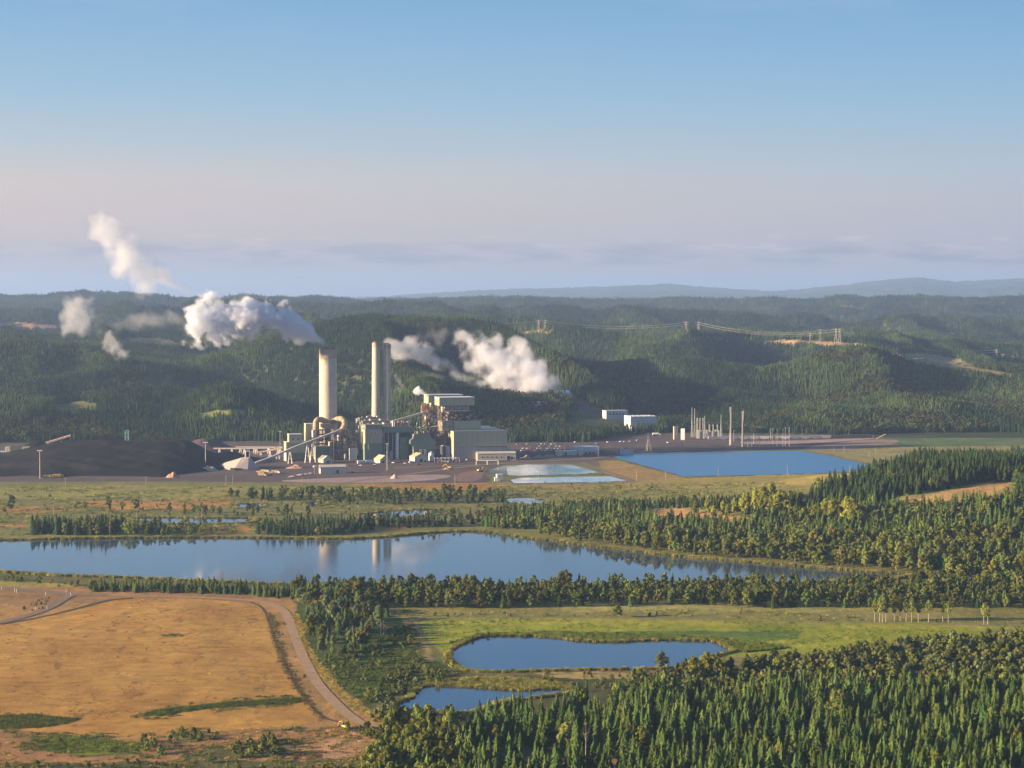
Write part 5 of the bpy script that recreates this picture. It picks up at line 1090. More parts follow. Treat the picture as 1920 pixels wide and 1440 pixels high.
heap('coal_heap', 'smaller black coal heap below the pale stacker boom', 'coal heap', 68, 3640, 62, 70, moundf(68, 3640, 27, 52, 62, .1), COAL, 50)
heap('coal_heap', 'low black coal heap in front of the long pink conveyor', 'coal heap', 425, 3600, 62, 90, moundf(425, 3600, 12, 55, 80, .12), COAL, 50)
heap('coal_heap', 'brownish low coal heap between the big black heap and the dark wood', 'coal heap', 385, 3800, 66, 80, moundf(385, 3800, 22, 62, 70, .1), plain('brown_coal', (.065, .045, .045), .95, .25, .05), 50)
PGR = plain('pale_gravel_heap', (.40, .33, .30), .95, .2, .3); RUB = plain('reddish_rubble', (.36, .23, .15), .95, .3, .4)
berm = Fr('hopper_berm', 'pale earth ramp rising to the hopper kiosk', 'earth ramp', 384, 3395, 0.0)
x0, x1, x2 = berm.lx(384), berm.lx(461, 20), berm.lx(486, 20); mb = MB(); h = 17.5
mb.add([(x0, -2, -.3), (x0 + 45, -14, -.3), (x1 - 18, -16, -.3), (x1 - 8, 16, h), (x0 + 12, 34, 2.2), (x0, 60, -.3), (x1 - 8, 34, h), (x1, 66, -.3), (x1 + 4, 16, h), (x1 + 4, 34, h), (x2, 24, -.3), (x1 + 6, -12, -.3)],
       [(0, 1, 4), (1, 2, 3, 4), (4, 3, 6), (0, 4, 5), (5, 4, 6, 7), (6, 3, 8, 9), (2, 11, 8, 3), (11, 10, 8), (8, 10, 9), (9, 10, 7, 6)])
mb.build('slope', PGR, berm.o); mb = MB(); mb.box(x0 + 46, x0 + 62, -14.5, -12, 0, 3.6); mb.build('retaining_wall', plain('blue_container', (.10, .13, .20), .6), berm.o); mb = MB(); mb.box(x1 - 22, x1 - 15, -18.5, -15, 0, 4); mb.build('culvert', RUST, berm.o)
kio = Fr('hopper_kiosk', 'small white kiosk with a dark opening on top of the pale earth ramp', 'kiosk', 459.5, 3412, math.radians(10), h + .02)
x1 = kio.lx(467.5); mb = MB(); zt = 12.2
for a in ((0, 1.5, 0, 9, 0, zt), (x1 - 1.5, x1, 0, 9, 0, zt), (1.51, x1 - 1.51, 0, 9, zt - 2, zt), (1.51, x1 - 1.51, 0, 9, 0, 1.6), (1.51, x1 - 1.51, 8, 9, 1.61, zt - 2.01)): mb.box(*a)
mb.build('wall', WHITE, kio.o); mb = MB(); mb.box(1.6, x1 - 1.6, 3, 3.4, 1.7, zt - 2.1); mb.build('opening', DARK, kio.o); mb = MB(); mb.box(-.3, x1 + .3, -.3, 9.3, zt + .01, zt + .4); mb.build('roof', STEEL, kio.o)
heap('rubble_heap', 'reddish rubble heap at the foot of the black coal heap', 'rubble heap', 323, 3252, 17, 14, moundf(323, 3252, 7.5, 11, 10, .5), RUB, 34)
heap('gravel_heap', 'pale gravel heap behind the foot of the tall light mast', 'gravel heap', 391, 3380, 20, 16, moundf(391, 3380, 7, 15, 12, .5), PGR, 34)
heap('gravel_heap', 'small pointed pink gravel heap alone on the pale gravel lot', 'gravel heap', 739, 3233, 9, 8, moundf(739, 3233, 5.5, 6.5, 6, .3), plain('pink_gravel_heap', (.48, .34, .28), .95, .2, .3), 30)
heap('earth_heap', 'low brown earth heap in the yard before the long grey conveyor', 'earth heap', 555, 3420, 24, 16, moundf(555, 3420, 5, 18, 12, .4), RUB, 34)
heap('earth_heap', 'reddish earth heap beyond the pale stacker boom at the wood edge', 'earth heap', 30, 4060, 16, 20, moundf(30, 4060, 12, 14, 16, .4), RUB, 34)
for i, (u, v) in enumerate(((935, 859), (960, 862), (985, 859.5), (1010, 858), (1030, 856.5), (950, 858))):
    D = Dv(v); heap('earth_heap', 'reddish earth heap in the row above the settling ponds', 'earth heap', u, D, 15, 14, moundf(u, D, 3.2 + i % 3, 12, 8, .6), RUB, 26, 'earth heaps above the settling ponds')
# ---- stacker, reclaimer, crane
f = Fr('coal_stacker', 'pale lattice stacker boom slanting up over the small coal heap', 'coal stacker', 92, 3760, 0.0)
mb = MB(); A, B = Vector(f.pt(72, 833)), Vector(f.pt(130.5, 815.5)); s_ = Vector((0, 1.6, 0))
for o_ in (s_, -s_): mb.bar(A + o_, B + o_, .7); mb.bar(A + o_ - Vector((0, 0, 3)), B + o_ - Vector((0, 0, 2)), .4)
for i in range(14):
    t, t2 = i / 14, (i + 1) / 14; mb.bar(A + (B - A) * t + s_, A + (B - A) * t2 - Vector((0, 1.6, 2.6)), .3)
mb.build('boom', plain('pale_tan_paint', (.52, .40, .31), .6), f.o)  # even pale tan colour along the boom
mb = MB(); mb.bar(f.pt(96, 838), f.pt(122, 820.5), .5); mb.bar(f.pt(96, 838, 3), f.pt(122, 820.5, 3), .5); mb.build('strut', STEEL, f.o)
mb = MB(); [mb.bar((x, y, 0), (f.lx(92), y, f.lz(828)), .7) for x in (f.lx(89), f.lx(95)) for y in (-3, 3)]; mb.build('leg', RUST, f.o)
mb = MB(); mb.bar(B, (B.x, B.y, B.z - 18), .25); mb.build('chute', RUST, f.o)
f = Fr('reclaimer', 'pale green lattice reclaimer machine at the edge of the black coal', 'reclaimer', 30, 3600, 0.0)
frame(f, 'lattice_frame', -2, 16, 846, 862, 0, 8, 5, 1, 3, LGREEN, .55); frame(f, 'lattice_frame', 40, 52, 838, 853, 0, 8, 3, 1, 3, LGREEN, .55); frame(f, 'lattice_frame', 8, 18, 838, 852, 4, 6, 2, 1, 3, STEEL, .5)
f.box('machine_house', 50, 65, 846, 855, 0, 8, CREAM, STEEL); f.box('tower', 17, 38, 836, 862, 2, 10, plain('dark_green_paint', (.05, .07, .06), .7), RUST)
x, _, z = f.pt(27, 853, -3); mb = MB(); mb.lathe([(3.2 * math.sin(t), z - 3.2 * math.cos(t)) for t in np.linspace(.02, 3.12, 10)], 16, x, -3); mb.build('tank', CREAM, f.o, True)
mb = MB(); [mb.box(f.lx(u), f.lx(u) + 2, 1, 3, 0, f.lz(862)) for u in (0, 14, 20, 34, 48, 60)]; mb.build('leg', RUST, f.o)
f = Fr('crane', 'teal lattice crane standing behind the crest of the big coal heap', 'crane', 236, 3820, 0.0)
frame(f, 'mast', 233, 239, 807, None, 0, 5, 1, 1, 10, TEALP, .45); frame(f, 'boom', 222, 282, 827, 830.5, 1, 4, 14, 1, 1, TEALP, .4)
f = Fr('rail_embankment_wall', 'long pale concrete wall at the wood edge behind the stacker', 'wall', -40, 4040, 0.0); f.box('wall', -40, 62, 815, None, 0, 4, PGR)
# ---- sheds and houses of the yard
def shed(name, label, u0, u1, vt, ve, vb, dep, wall, roof, along='y', rot=ROT, doors=()):
    D = Dv(vb); f = Fr(name, label, 'shed' if 'shed' in name else 'building', u0, D, rot); f.gable(u0, u1, vt, ve, dep, wall, roof, along=along)
    for a, b, v0, m in doors: f.panel('door' if m is DARK else 'window', a, b, v0, None if m is DARK else v0 + 2.4, 0, m)
    return f
f = shed('long_shed', 'long cream shed with a pale roof behind the row of parked cars', 600, 648, 872.5, 876.5, 888.5, 14, CREAM, ROOFP, 'x', ROT, ((630, 634, 881, DARK),))
f.box('open_bay', 588, 594, 874, 876.5, 1, 11, ROOFP); mb = MB(); [mb.box(f.lx(u), f.lx(u) + .6, 1.4, 2, 0, f.lz(876.5)) for u in (588.5, 593)]; mb.build('post', CREAM, f.o)
shed('gabled_shed', 'cream gabled shed at the foot of the low teal building', 606, 624, 855.5, 862, 868.5, 20, CREAM, ROOFP, 'y', math.radians(35), ((612, 616, 864, DARK),))
shed('gabled_shed', 'gabled shed with a gold lit roof beside the light mast', 712, 731, 854.5, 862, 868.5, 22, TAN, plain('sunlight_gold_roof', (.50, .38, .22), .7, .15, .2), 'y', math.radians(32), ((717, 720, 864, DARK),))  # gold of the low sun put into the roof colour
shed('gabled_shed', 'tan gabled shed with a dark door in front of the chamfered teal building', 777, 802, 850.5, 857, 867, 22, CREAM, plain('sunlight_gold_roof', (.48, .37, .20), .7, .15, .2), 'y', math.radians(26), ((787, 791.5, 861, DARK), (795, 798, 863.5, DARK)))  # roof colour carries the gold of the sunlight
f = Fr('open_shed', 'long low open shed with a dirty white roof beside the tan gabled shed', 'shed', 814, 3538, math.radians(6)); x1 = f.lx(861); mb = MB(); mb.prism([(0, 6.5), (x1, 6.5), (x1, 7.0), (0, 7.0)], 0, 12); [mb.box(i * x1 / 7, i * x1 / 7 + 1.5, -.2, 12.2, 7.01, 7.5) for i in range(7)]; mb.build('roof', ROOFP, f.o); mb = MB(); [mb.box(i * x1 / 7 + .3, i * x1 / 7 + .8, yy, yy + .5, 0, 6.5) for i in range(8) for yy in (.4, 11)]; mb.build('post', WHITE, f.o); mb = MB(); mb.box(x1 * .1, x1 * .9, 9, 10.5, 0, 4); mb.build('back_wall', RIBBED, f.o)
f = shed('workshop', 'long tan workshop with a pale roof beside the upper settling pond', 895, 967.5, 848, 851, 863.5, 24, TAN, ROOFP, 'x', math.radians(10), ((951, 956, 855, DARK), (958, 962, 857, DARK)))
for i in range(5): f.panel('window', 903 + i * 9, 905 + i * 9, 856, 858.5, 0, GLASS)
shed('workshop', 'smaller tan workshop right behind the long one by the settling pond', 911, 956.5, 841, 843.5, 856, 18, TAN, ROOFP, 'x', math.radians(10))
f = Fr('pipe_gantry', 'white pipe gantry in front of the long tan workshop', 'gantry', 893, 3490, 0.0); x1 = f.lx(934); mb = MB(); mb.bar((0, 0, 7), (x1, 0, 7), .5); mb.build('beam', WHITE, f.o)
for t in (0, .5, 1): mb = MB(); mb.bar((x1 * t, 0, 0), (x1 * t, 0, 6.6), .45); mb.build('post', WHITE, f.o)
f = Fr('pump_house', 'small white stepped pump house beside the lower settling pond', 'pump house', 929, 3180, math.radians(12)); f.box('wall', 932, 943, 890, None, 0, 9, WHT, WHITE); f.box('wing', 928, 932, 896, None, 1, 6, WHT, WHITE); f.panel('window', 935, 936.5, 893, 895, 0, GLASS); f.panel('door', 939, 941, 899.5, None, 0, DARK)
f = Fr('water_works', 'white flat roofed works building above the reddish earth heaps', 'building', 1070, 3730, math.radians(8)); f.box('wall', 1078, 1124, 838.5, None, 0, 26, WHT, WHITE); f.box('lower_wall', 1081, 1124, 846, None, -6, 5.8, STEEL, WHITE); [f.panel('bay_door', 1083 + i * 7, 1087 + i * 7, 848.5, None, -6, DARK) for i in range(5)]; f.box('roof_unit', 1113, 1116, 836, 838.2, 8, 4, WHITE)
f = Fr('water_works', 'low cream annex with a dark bay between the two round tanks', 'building', 1057, 3690, math.radians(8)); f.box('wall', 1057, 1083, 846, None, 0, 18, CREAM, WHITE); f.panel('bay_door', 1059, 1063, 848.5, None, 0, DARK)
for lab, u, v, r in (('round cream tank at the end of the low cream annex', 1048, 855.5, 6.1), ('round cream tank in front of the white works building', 1089, 853.5, 4.6)):
    f = Fr('storage_tank', lab, 'tank', u, Dv(v)); h = 10.5; mb = MB(); mb.lathe([(r, 0), (r, h)], 28); mb.build('shell', CREAM, f.o, True); mb = MB(); mb.lathe([(r + .15, h + .01), (r + .1, h + .5), (.01, h + 1.4)], 28); mb.build('lid', WHITE, f.o)
f = Fr('pump_house', 'little white hut at the corner of the blue basin', 'pump house', 1167, 3700); f.box('wall', 1170, 1189, 844.5, None, 0, 10, WHT, STEEL); f.box('wing', 1165.5, 1169.5, 841, None, 1, 6, WHT, WHITE)
# hillside buildings east of the plant
def hit(u, v):
    D = np.arange(3960, 12000, 6.0); x, z = np.array([at(u, v, d) for d in D]).T; k = np.argmax(z <= hillz(x, D)); return float(D[k]), float(hillz(np.array([x[k]]), np.array([D[k]]))[0])
D, z = hit(1185, 809); f = Fr('warehouse', 'big white warehouse with roof vents below the wooded hill', 'warehouse', 1183, D, math.radians(14), z - 1.5); f.box('wall', 1183, 1231.5, 781.5, 801, 0, 46, WHT, WHITE); f.box('lower_wall', 1185, 1244, 801.2, None, -5, 40, siding('blue_grey_siding', (.45, .47, .50)), STEEL)
for i in range(9): f.box('roof_vent', 1188 + i * 4.8, 1190 + i * 4.8, 778.8, 781, 8 + i % 2 * 18, 2.5, WHITE)
D, z = hit(1140, 787); f = Fr('warehouse', 'long low white warehouse behind the dark firs, higher on the slope', 'warehouse', 1137, D, math.radians(16), z - 4); f.box('wall', 1137, 1178, 770.5, None, 0, 26, WHT, STEEL); [f.panel('window', 1143 + i * 6, 1146 + i * 6, 775, 778, 0, GLASS) for i in range(5)]
def coolers(label, u0, u1, vt, vb, n, m, rot):
    D, z = hit((u0 + u1) / 2, vb); f = Fr('cooling_tower', label, 'cooling tower', u0, D, rot, z - 6); zz = f.lz(vb)
    f.box('casing', u0, u1, vt + 4.5, None, 0, 22, m, WHITE); f.panel('louvre', u0 + 1, u1 - 1, vt + 9, vb, 0, DARK)
    for i in range(n):
        x = f.lx(u0) + (i + .5) * (f.lx(u1) - f.lx(u0)) / n; z1 = f.lz(vt + 4.5) + .6; r = (f.lx(u1) - f.lx(u0)) / n * .40
        mb = MB(); mb.lathe([(r, z1), (r * .88, z1 + 2.5), (r, z1 + 5), (r * .93, z1 + 5), (r * .8, z1 + 2.5), (r * .9, z1 + .3)], 20, x, 11); mb.build('fan_stack', WHITE, f.o, True)
coolers('row of pinkish cooling fans half hidden at the foot of the big steam cloud', 996, 1028, 754, 767, 3, TAN, math.radians(10)); coolers('white cooling tower block with dark louvres beside the big steam cloud', 1040, 1072, 733, 750, 3, WHT, math.radians(12))
# ---- poles, masts, pylons
def mast(label, u, vt, vb, r=.45, heads=2, D=None, m=GALV, group='tall light masts'):
    D = D or Dv(vb); o = Fr('light_mast', label, 'light mast', u, D, 0.0, 0, group); h = o.lz(vt); mb = MB(); mb.tube([(0, 0, 0), (0, 0, h)], [r * 1.2, r * .8], 8); mb.build('pole', m, o.o)
    mb = MB(); mb.box(-.5 - 1.6 * heads, .5 + 1.6 * heads, -.3, .3, h + .01, h + .5); mb.build('head_frame', m, o.o)
    for i in range(heads * 2): x = -1.6 * heads + i * 3.2 * heads / (heads * 2 - 1); mb = MB(); mb.box(x - .6, x + .6, -.9, -.31, h - .6, h + .8); mb.build('lamp', WHITE, o.o)
mast('tall light mast at the foot of the black coal heap', 74, 845, 897.5, .6); mast('tall light mast beside the pale gravel heap', 385, 829.5, 878, .6); mast('thin light mast left of the stepped green building', 525, 809, 858, .4, 1); mast('pale light mast standing before the shed with the gold lit roof', 725.7, 832, 882, .5, 1)
def upole(label, u, vt, vb, r=.3, arms=1, name='utility_pole', D=None, group='wooden utility poles', z=0.0, m=None):
    D = D or Dv(vb); f = Fr(name, label, 'utility pole', u, D, math.radians(random.uniform(-25, 25)), z, group); h = f.lz(vt); mb = MB(); mb.tube([(0, 0, -.5), (0, 0, h)], [r, r * .75], 6); mb.build('pole', m or WOOD, f.o)
    for k in range(arms): mb = MB(); zz = h * (.95 - .08 * k); mb.box(-1.5, 1.5, -r - .2, -r, zz, zz + .35); mb.build('crossarm', m or WOOD, f.o)
for u, vt, vb in ((122, 897, 914), (273, 893, 912.5), (423, 892, 912), (436, 891, 908), (566, 894, 912), (853, 888, 907), (1010, 886, 905.5), (1063, 892, 907), (1194, 883, 901), (1249, 884, 903), (1347, 876, 893), (1477, 872, 890.5), (1594, 873, 887.5)):
    upole('bare wooden utility pole on the bank between the marsh meadow and the plant', u, vt, vb, .42)
for u, vt, vb in ((99, 952, 968), (255.5, 953, 981), (377, 953, 972), (601, 955, 972), (671, 948, 974), (866, 955, 967)): upole('bare wooden utility pole standing in the marsh', u, vt, vb, .38)
for u, vt, vb in ((1564, 838, 850), (1583, 838, 851), (1630, 846, 858), (1642, 838, 850), (1530, 828, 842), (1504, 803, 822), (1280, 831, 845), (1122, 838, 857), (1027, 837, 854)): upole('thin pale utility pole on the dry ground round the blue basin', u, vt, vb, .3, group='thin poles round the blue basin')
for u, vt, vb in ((1434.5, 800, 836), (1445, 804, 824), (1449, 803, 833), (1457, 804, 836), (1468, 804, 836), (1472.5, 801, 836), (1480, 800, 837), (1376, 806, 828), (1413, 814, 832), (1418, 816, 836), (1424, 812, 836), (1378, 832, 842), (1386, 826, 839), (1402, 830, 838), (1410, 829, 837)): upole('thin pale switchyard pole behind the far edge of the blue basin', u, vt, vb, .32, 1, group='switchyard poles', m=GALV)
def hframe(label, ua, ub, vt, va, vb, varm):
    D = Dv((va + vb) / 2); f = Fr('power_line_tower', label, 'transmission pole', ua, D, 0.0, 0, 'tall twin pole line towers'); x1 = f.lx(ub); h = f.lz(vt)
    for x, yy in ((0, -12), (x1, 8)): mb = MB(); mb.tube([(x, yy, -1), (x, yy, h)], [.75, .5], 8); mb.build('pole', plain('pale_pole', (.55, .48, .44), .8), f.o)
    mb = MB(); mb.add([(-3, -14, f.lz(varm)), (x1 + 3, 9, f.lz(varm)), (x1 + 3, 10, f.lz(varm)), (-3, -13, f.lz(varm)), (-3, -14, f.lz(varm) + .8), (x1 + 3, 9, f.lz(varm) + .8), (x1 + 3, 10, f.lz(varm) + .8), (-3, -13, f.lz(varm) + .8)], [(0, 3, 2, 1), (4, 5, 6, 7), (0, 1, 5, 4), (1, 2, 6, 5), (2, 3, 7, 6), (3, 0, 4, 7)]); mb.build('crossarm', GALV, f.o)
hframe('taller pair of pale transmission poles behind the blue basin', 1367, 1372, 763, 831, 838, 769); hframe('shorter pair of pale transmission poles behind the blue basin', 1390.5, 1395.5, 770.5, 836, 838, 774)
def lattice(f, h, wb, wt, arms, m, n=7):
    mb = MB(); q = [(-1, -1), (1, -1), (1, 1), (-1, 1)]; W_ = lambda t: (wb + (wt - wb) * min(1, t / .7)) / 2
    for k in range(n):
        t0, t1 = k / n, (k + 1) / n; a, b = W_(t0), W_(t1)
        for i in range(4):
            c, d = q[i], q[(i + 1) % 4]; mb.bar((c[0] * a, c[1] * a, h * t0), (c[0] * b, c[1] * b, h * t1), .2); mb.bar((c[0] * a, c[1] * a, h * t0), (d[0] * b, d[1] * b, h * t1), .12); mb.bar((c[0] * b, c[1] * b, h * t1), (d[0] * b, d[1] * b, h * t1), .14)
    mb.build('lattice_body', m, f.o)
    for zz, l in arms:
        mb = MB(); z = h * zz
        for s_ in (-1, 1): mb.bar((0, 0, z), (s_ * l, 0, z), .3); mb.bar((0, 0, z + 2), (s_ * l, 0, z), .2); mb.bar((s_ * l, 0, z), (s_ * l, 0, z - 3), .18)
        mb.build('crossarm', m, f.o)
f = Fr('pylon', 'steel lattice pylon standing at the corner of the blue basin', 'pylon', 1216.5, Dv(845), .3); lattice(f, f.lz(811.5), 8.5, 2.2, ((.95, 7),), GALV)
for u, vt, vb, nm in ((1297.5, 764, 806, 'tallest'), (1302.5, 766, 814, 'slim'), (1321.5, 780, 808, 'low'), (1352, 777, 808, 'single')):
    D = min(Dv(vb), 4150); f = Fr('lightning_mast', f'{nm} tapering lattice mast in the switchyard', 'mast', u, D, .2); h = f.lz(vt); lattice(f, h, 3.2, .5, (), GALV, 9)
f = Fr('switchyard_gantry', 'grey steel switchyard gantry with busbars between the lattice masts', 'gantry', 1306, 4120, 0.0)
for u in (1307, 1312, 1318, 1330, 1337, 1345): frame(f, 'gantry_post', u, u + 1.6, 784 if u < 1320 else 796, None, 0, 1.6, 1, 1, 7, GALV, .22)
mb = MB(); [mb.bar((f.lx(a), 1, f.lz(v)), (f.lx(b), 1, f.lz(v)), .16) for a, b, v in ((1306, 1321, 784), (1306, 1321, 788), (1324, 1360, 793), (1329, 1346, 797))]; mb.build('busbar', GALV, f.o)
for i in range(8): f.box('transformer', 1308 + i * 5.5, 1311 + i * 5.5, 806 + i % 3, None, -6 - i % 2 * 8, 4, GALV if i % 2 else STEEL)
f = Fr('firewall', 'orange lit blank wall slab beside the switchyard', 'wall', 1264.5, 4090, math.radians(30)); f.box('slab', 1264.5, 1272, 799.5, None, 0, 3, plain('sun_tinted_concrete', (.56, .42, .32), .9, .1))  # warm sunlight put into the tan slab colour
f = Fr('firewall', 'bluish white blank wall slab next to the orange lit one', 'wall', 1277, 4080, math.radians(-8)); f.box('slab', 1277, 1284.5, 803.5, None, 0, 3, WHITE)
WIRE = plain('aluminium_wire', (.46, .43, .40), .6)
def pylon(u, vt, vb, lab, arms=((.96, 9), (.8, 7))):
    D, z = hit(u, vb); f = Fr('pylon', lab, 'pylon', u, D, random.uniform(-.3, .3), z - 2, 'pylons on the cleared ridge'); lattice(f, f.lz(vt), 10, 3, arms, plain('pylon_steel', (.45, .38, .33), .6), 7); return Vector((at(u, 700, D)[0], D, z - 2 + f.lz(vt) * .95))
py = {}
for u, vt, vb, lab in ((1286, 603, 629, 'pylon of the western pair on the wooded ridge'), (1309, 603, 629, 'pylon of the western pair on the wooded ridge'), (1518, 624, 650, 'lowest pylon in the tan clearing on the ridge'), (1537, 617, 650, 'pylon in the middle of the tan clearing on the ridge'), (1566, 616, 646, 'pylon of the eastern pair in the tan clearing'), (1573, 616, 646, 'pylon of the eastern pair in the tan clearing'), (1867, 655, 679, 'tall pylon at the far end of the cleared power line strip'), (1879, 664, 682, 'low pylon beside the tall one at the far end of the strip'), (1895, 668, 686, 'last low pylon of the cleared power line strip'), (1010, 601, 623, 'pylon of the pair beside the ridge top fir row'), (1022, 600, 624, 'pylon of the pair beside the ridge top fir row')): py[u] = pylon(u, vt, vb, lab)
def wire(a, b, sag, r=.2):
    pts = [a + (b - a) * (i / 14) - Vector((0, 0, sag * 4 * (i / 14) * (1 - i / 14))) for i in range(15)]; m_ = (a + b) / 2; mb = MB(); mb.tube([p - m_ for p in pts], r, 4); o = mb.build('power_line', WIRE); o.location = m_
    tag(o, 'pale power line sagging between the pylons of the cleared ridge', 'power line', 'power lines over the ridge')
for a, b, s_ in ((1022, 1286, 16), (1309, 1518, 14), (1309, 1566, 20), (1537, 1867, 22), (1573, 1879, 22), (1566, 1867, 30)):
    for dz in (0, -7): wire(py[a] + Vector((0, 0, dz)), py[b] + Vector((0, 0, dz)), s_)
for a in (1867, 1879): wire(py[a], py[a] + Vector((420, 300, -30)), 10)
wire(py[1010], py[1010] + Vector((-520, -60, 8)), 14)
wire(Vector((at(1372, 770, 3900)[0], 3900, at(1372, 790, 3900)[1])), Vector((at(1434, 801, 3910)[0], 3910, at(1434, 801, 3910)[1])), 3, .2)
# ---- railway cars
def rounded(mb, x0, x1, y0, y1, z0, z1, c): mb.prism([(x0, z0), (x1, z0), (x1, z1 - c), (x1 - c, z1), (x0 + c, z1), (x0, z1 - c)], y0, y1)
RC = [plain('grey_rail_paint', (.36, .35, .35), .6, .2, .3), plain('pale_rail_paint', (.50, .47, .45), .6, .2, .3), plain('brown_rail_paint', (.26, .155, .11), .7, .25, .3)]
track = [(1327, 825), (1400, 824), (1481, 823.6), (1560, 822.6), (1640, 820.8)]
tu = [t[0] for t in track]; tv = [t[1] for t in track]; n = 16
for i in range(n):
    ua = 1328 + i * 19.2; ub = ua + 18.2; va, vb_ = np.interp(ua, tu, tv), np.interp(ub, tu, tv); xa, ya = G(ua, va); xb, yb = G(ub, vb_); l = math.hypot(xb - xa, yb - ya); a = math.atan2(yb - ya, xb - xa)
    k = 2 if i >= 12 else (i % 2); o = thing('rail_car', ('pale grey hopper car in the long train behind the blue basin', 'whitish hopper car in the long train behind the blue basin', 'rusty brown hopper car at the end of the long train')[k], 'rail car', (xa, ya, 0), a, ('grey hopper cars', 'whitish hopper cars', 'brown hopper cars')[k])
    mb = MB(); mb.prism([(0, 3.2), (2.2, 1.6), (l * .3, 1.6), (l * .4, .9), (l * .6, .9), (l * .7, 1.6), (l - 2.2, 1.6), (l, 3.2), (l, 6.6), (0, 6.6)], -2, 2); mb.build('body', RC[k], o)
    mb = MB(); mb.box(-.1, l + .1, -2.1, 2.1, 6.61, 6.95); mb.build('roof', RC[1 if k < 2 else 2], o)
    for x in (2.4, l - 2.4):
        mb = MB(); [mb.tube([(x + d, -1.4, .6), (x + d, 1.4, .6)], .6, 8) for d in (-1, 1)]; mb.box(x - 1.8, x + 1.8, -1.1, 1.1, .62, 1.5); mb.build('bogie', RUST, o)
ribbon('railway_track_path', [(1240, 827), (1327, 825.2), (1400, 824.2), (1481, 823.8), (1560, 822.8), (1640, 821), (1760, 817)], 6, .16, plain('ballast', (.17, .13, .115), .95, .25, .5))
f = Fr('loading_conveyor', 'small slanted conveyor at the end of the long train', 'conveyor', 1645, 4080, 0.0); mb = MB(); mb.bar(f.pt(1644, 823), f.pt(1662, 814), .9); mb.build('belt', DUCT, f.o); mb = MB(); mb.bar(f.pt(1657, 822), f.pt(1658, 817), .6); mb.build('leg', RUST, f.o)
# ---- vehicles
CARC = [plain('white_car_paint', (.70, .69, .68), .35), plain('silver_car_paint', (.42, .43, .45), .35), plain('dark_car_paint', (.06, .065, .08), .35), plain('red_car_paint', (.33, .06, .05), .35), plain('blue_car_paint', (.08, .14, .28), .35)]
CNAME = ['white', 'silver grey', 'dark', 'red', 'blue']
def car_meshes():
    mb = MB(); mb.prism([(-2.2, .35), (2.2, .35), (2.25, .8), (1.2, 1.0), (.6, 1.5), (-1.3, 1.5), (-1.9, 1.0), (-2.25, .95)], -.88, .88); w_ = MB(); w_.prism([(1.05, 1.02), (.55, 1.44), (-1.25, 1.44), (-1.75, 1.02)], -.9, .9)
    t = MB(); [t.tube([(x, -.9, .34), (x, .9, .34)], .34, 8) for x in (-1.4, 1.4)]; return mb, w_, t
cm = car_meshes(); cbody = [cm[0].mesh('body', m) for m in CARC]; cwin = cm[1].mesh('window', GLASS); cwh = cm[2].mesh('wheels', RUBBER)
def car(u, v, k, where, rot=None, s=1.15):
    x, y = G(u, v); o = thing('parked_car', f'{CNAME[k]} car {where}', 'car', (x, y, .22), rot if rot is not None else ROT + random.choice((0, 1.57)), f'{CNAME[k]} cars {where}'); o.scale = (s, s, s)
    for nm, me in (('body', cbody[k]), ('window', cwin), ('axle_wheel', cwh)): c = bpy.data.objects.new(nm, me); COL.objects.link(c); c.parent = o
for i in range(13): car(610 + i * 5.0 + rr_.uniform(-.8, .8), 887.5 - i * .12, rr_.choice([0, 0, 1, 2, 2, 4]), 'in the row before the long cream shed', ROT + 1.57 + rr_.uniform(-.1, .1), 1.35)
for r in range(4):
    for i in range(15):
        if rr_.random() < .85: car(968 + i * 6.6 + r * 3 + rr_.uniform(-.7, .7), 833.5 + r * 4.2, rr_.choice([0, 0, 1, 1, 2, 2, 4, 3]), 'in the shaded lot beside the turbine hall', ROT + 1.57, 1.25)
for u, v in ((1078, 830), (1139, 830), (1163, 829), (1172, 829.5), (1182, 829), (1196, 827), (1120, 833), (1252, 831)): car(u, v, 0 if u != 1120 else 1, 'standing on the dark yard west of the blue basin', None, 1.5)
for i in range(22): car(rr_.uniform(648, 790), rr_.uniform(866, 874), rr_.choice([0, 0, 1, 2, 3]), 'among the sheds at the foot of the plant', rr_.uniform(0, 3), 1.25)
for i in range(12): car(rr_.uniform(805, 890), rr_.uniform(861, 868), rr_.choice([0, 1, 1, 2]), 'on the yard below the boiler house', rr_.uniform(0, 3), 1.25)
for i in range(16): car(543 + i * 2.6, 895 - i * .42 + rr_.uniform(-.6, .6), rr_.choice([0, 0, 0, 1, 3]), 'in the slanting line beside the pale gravel lot', rr_.uniform(-.3, .3), 1.3)
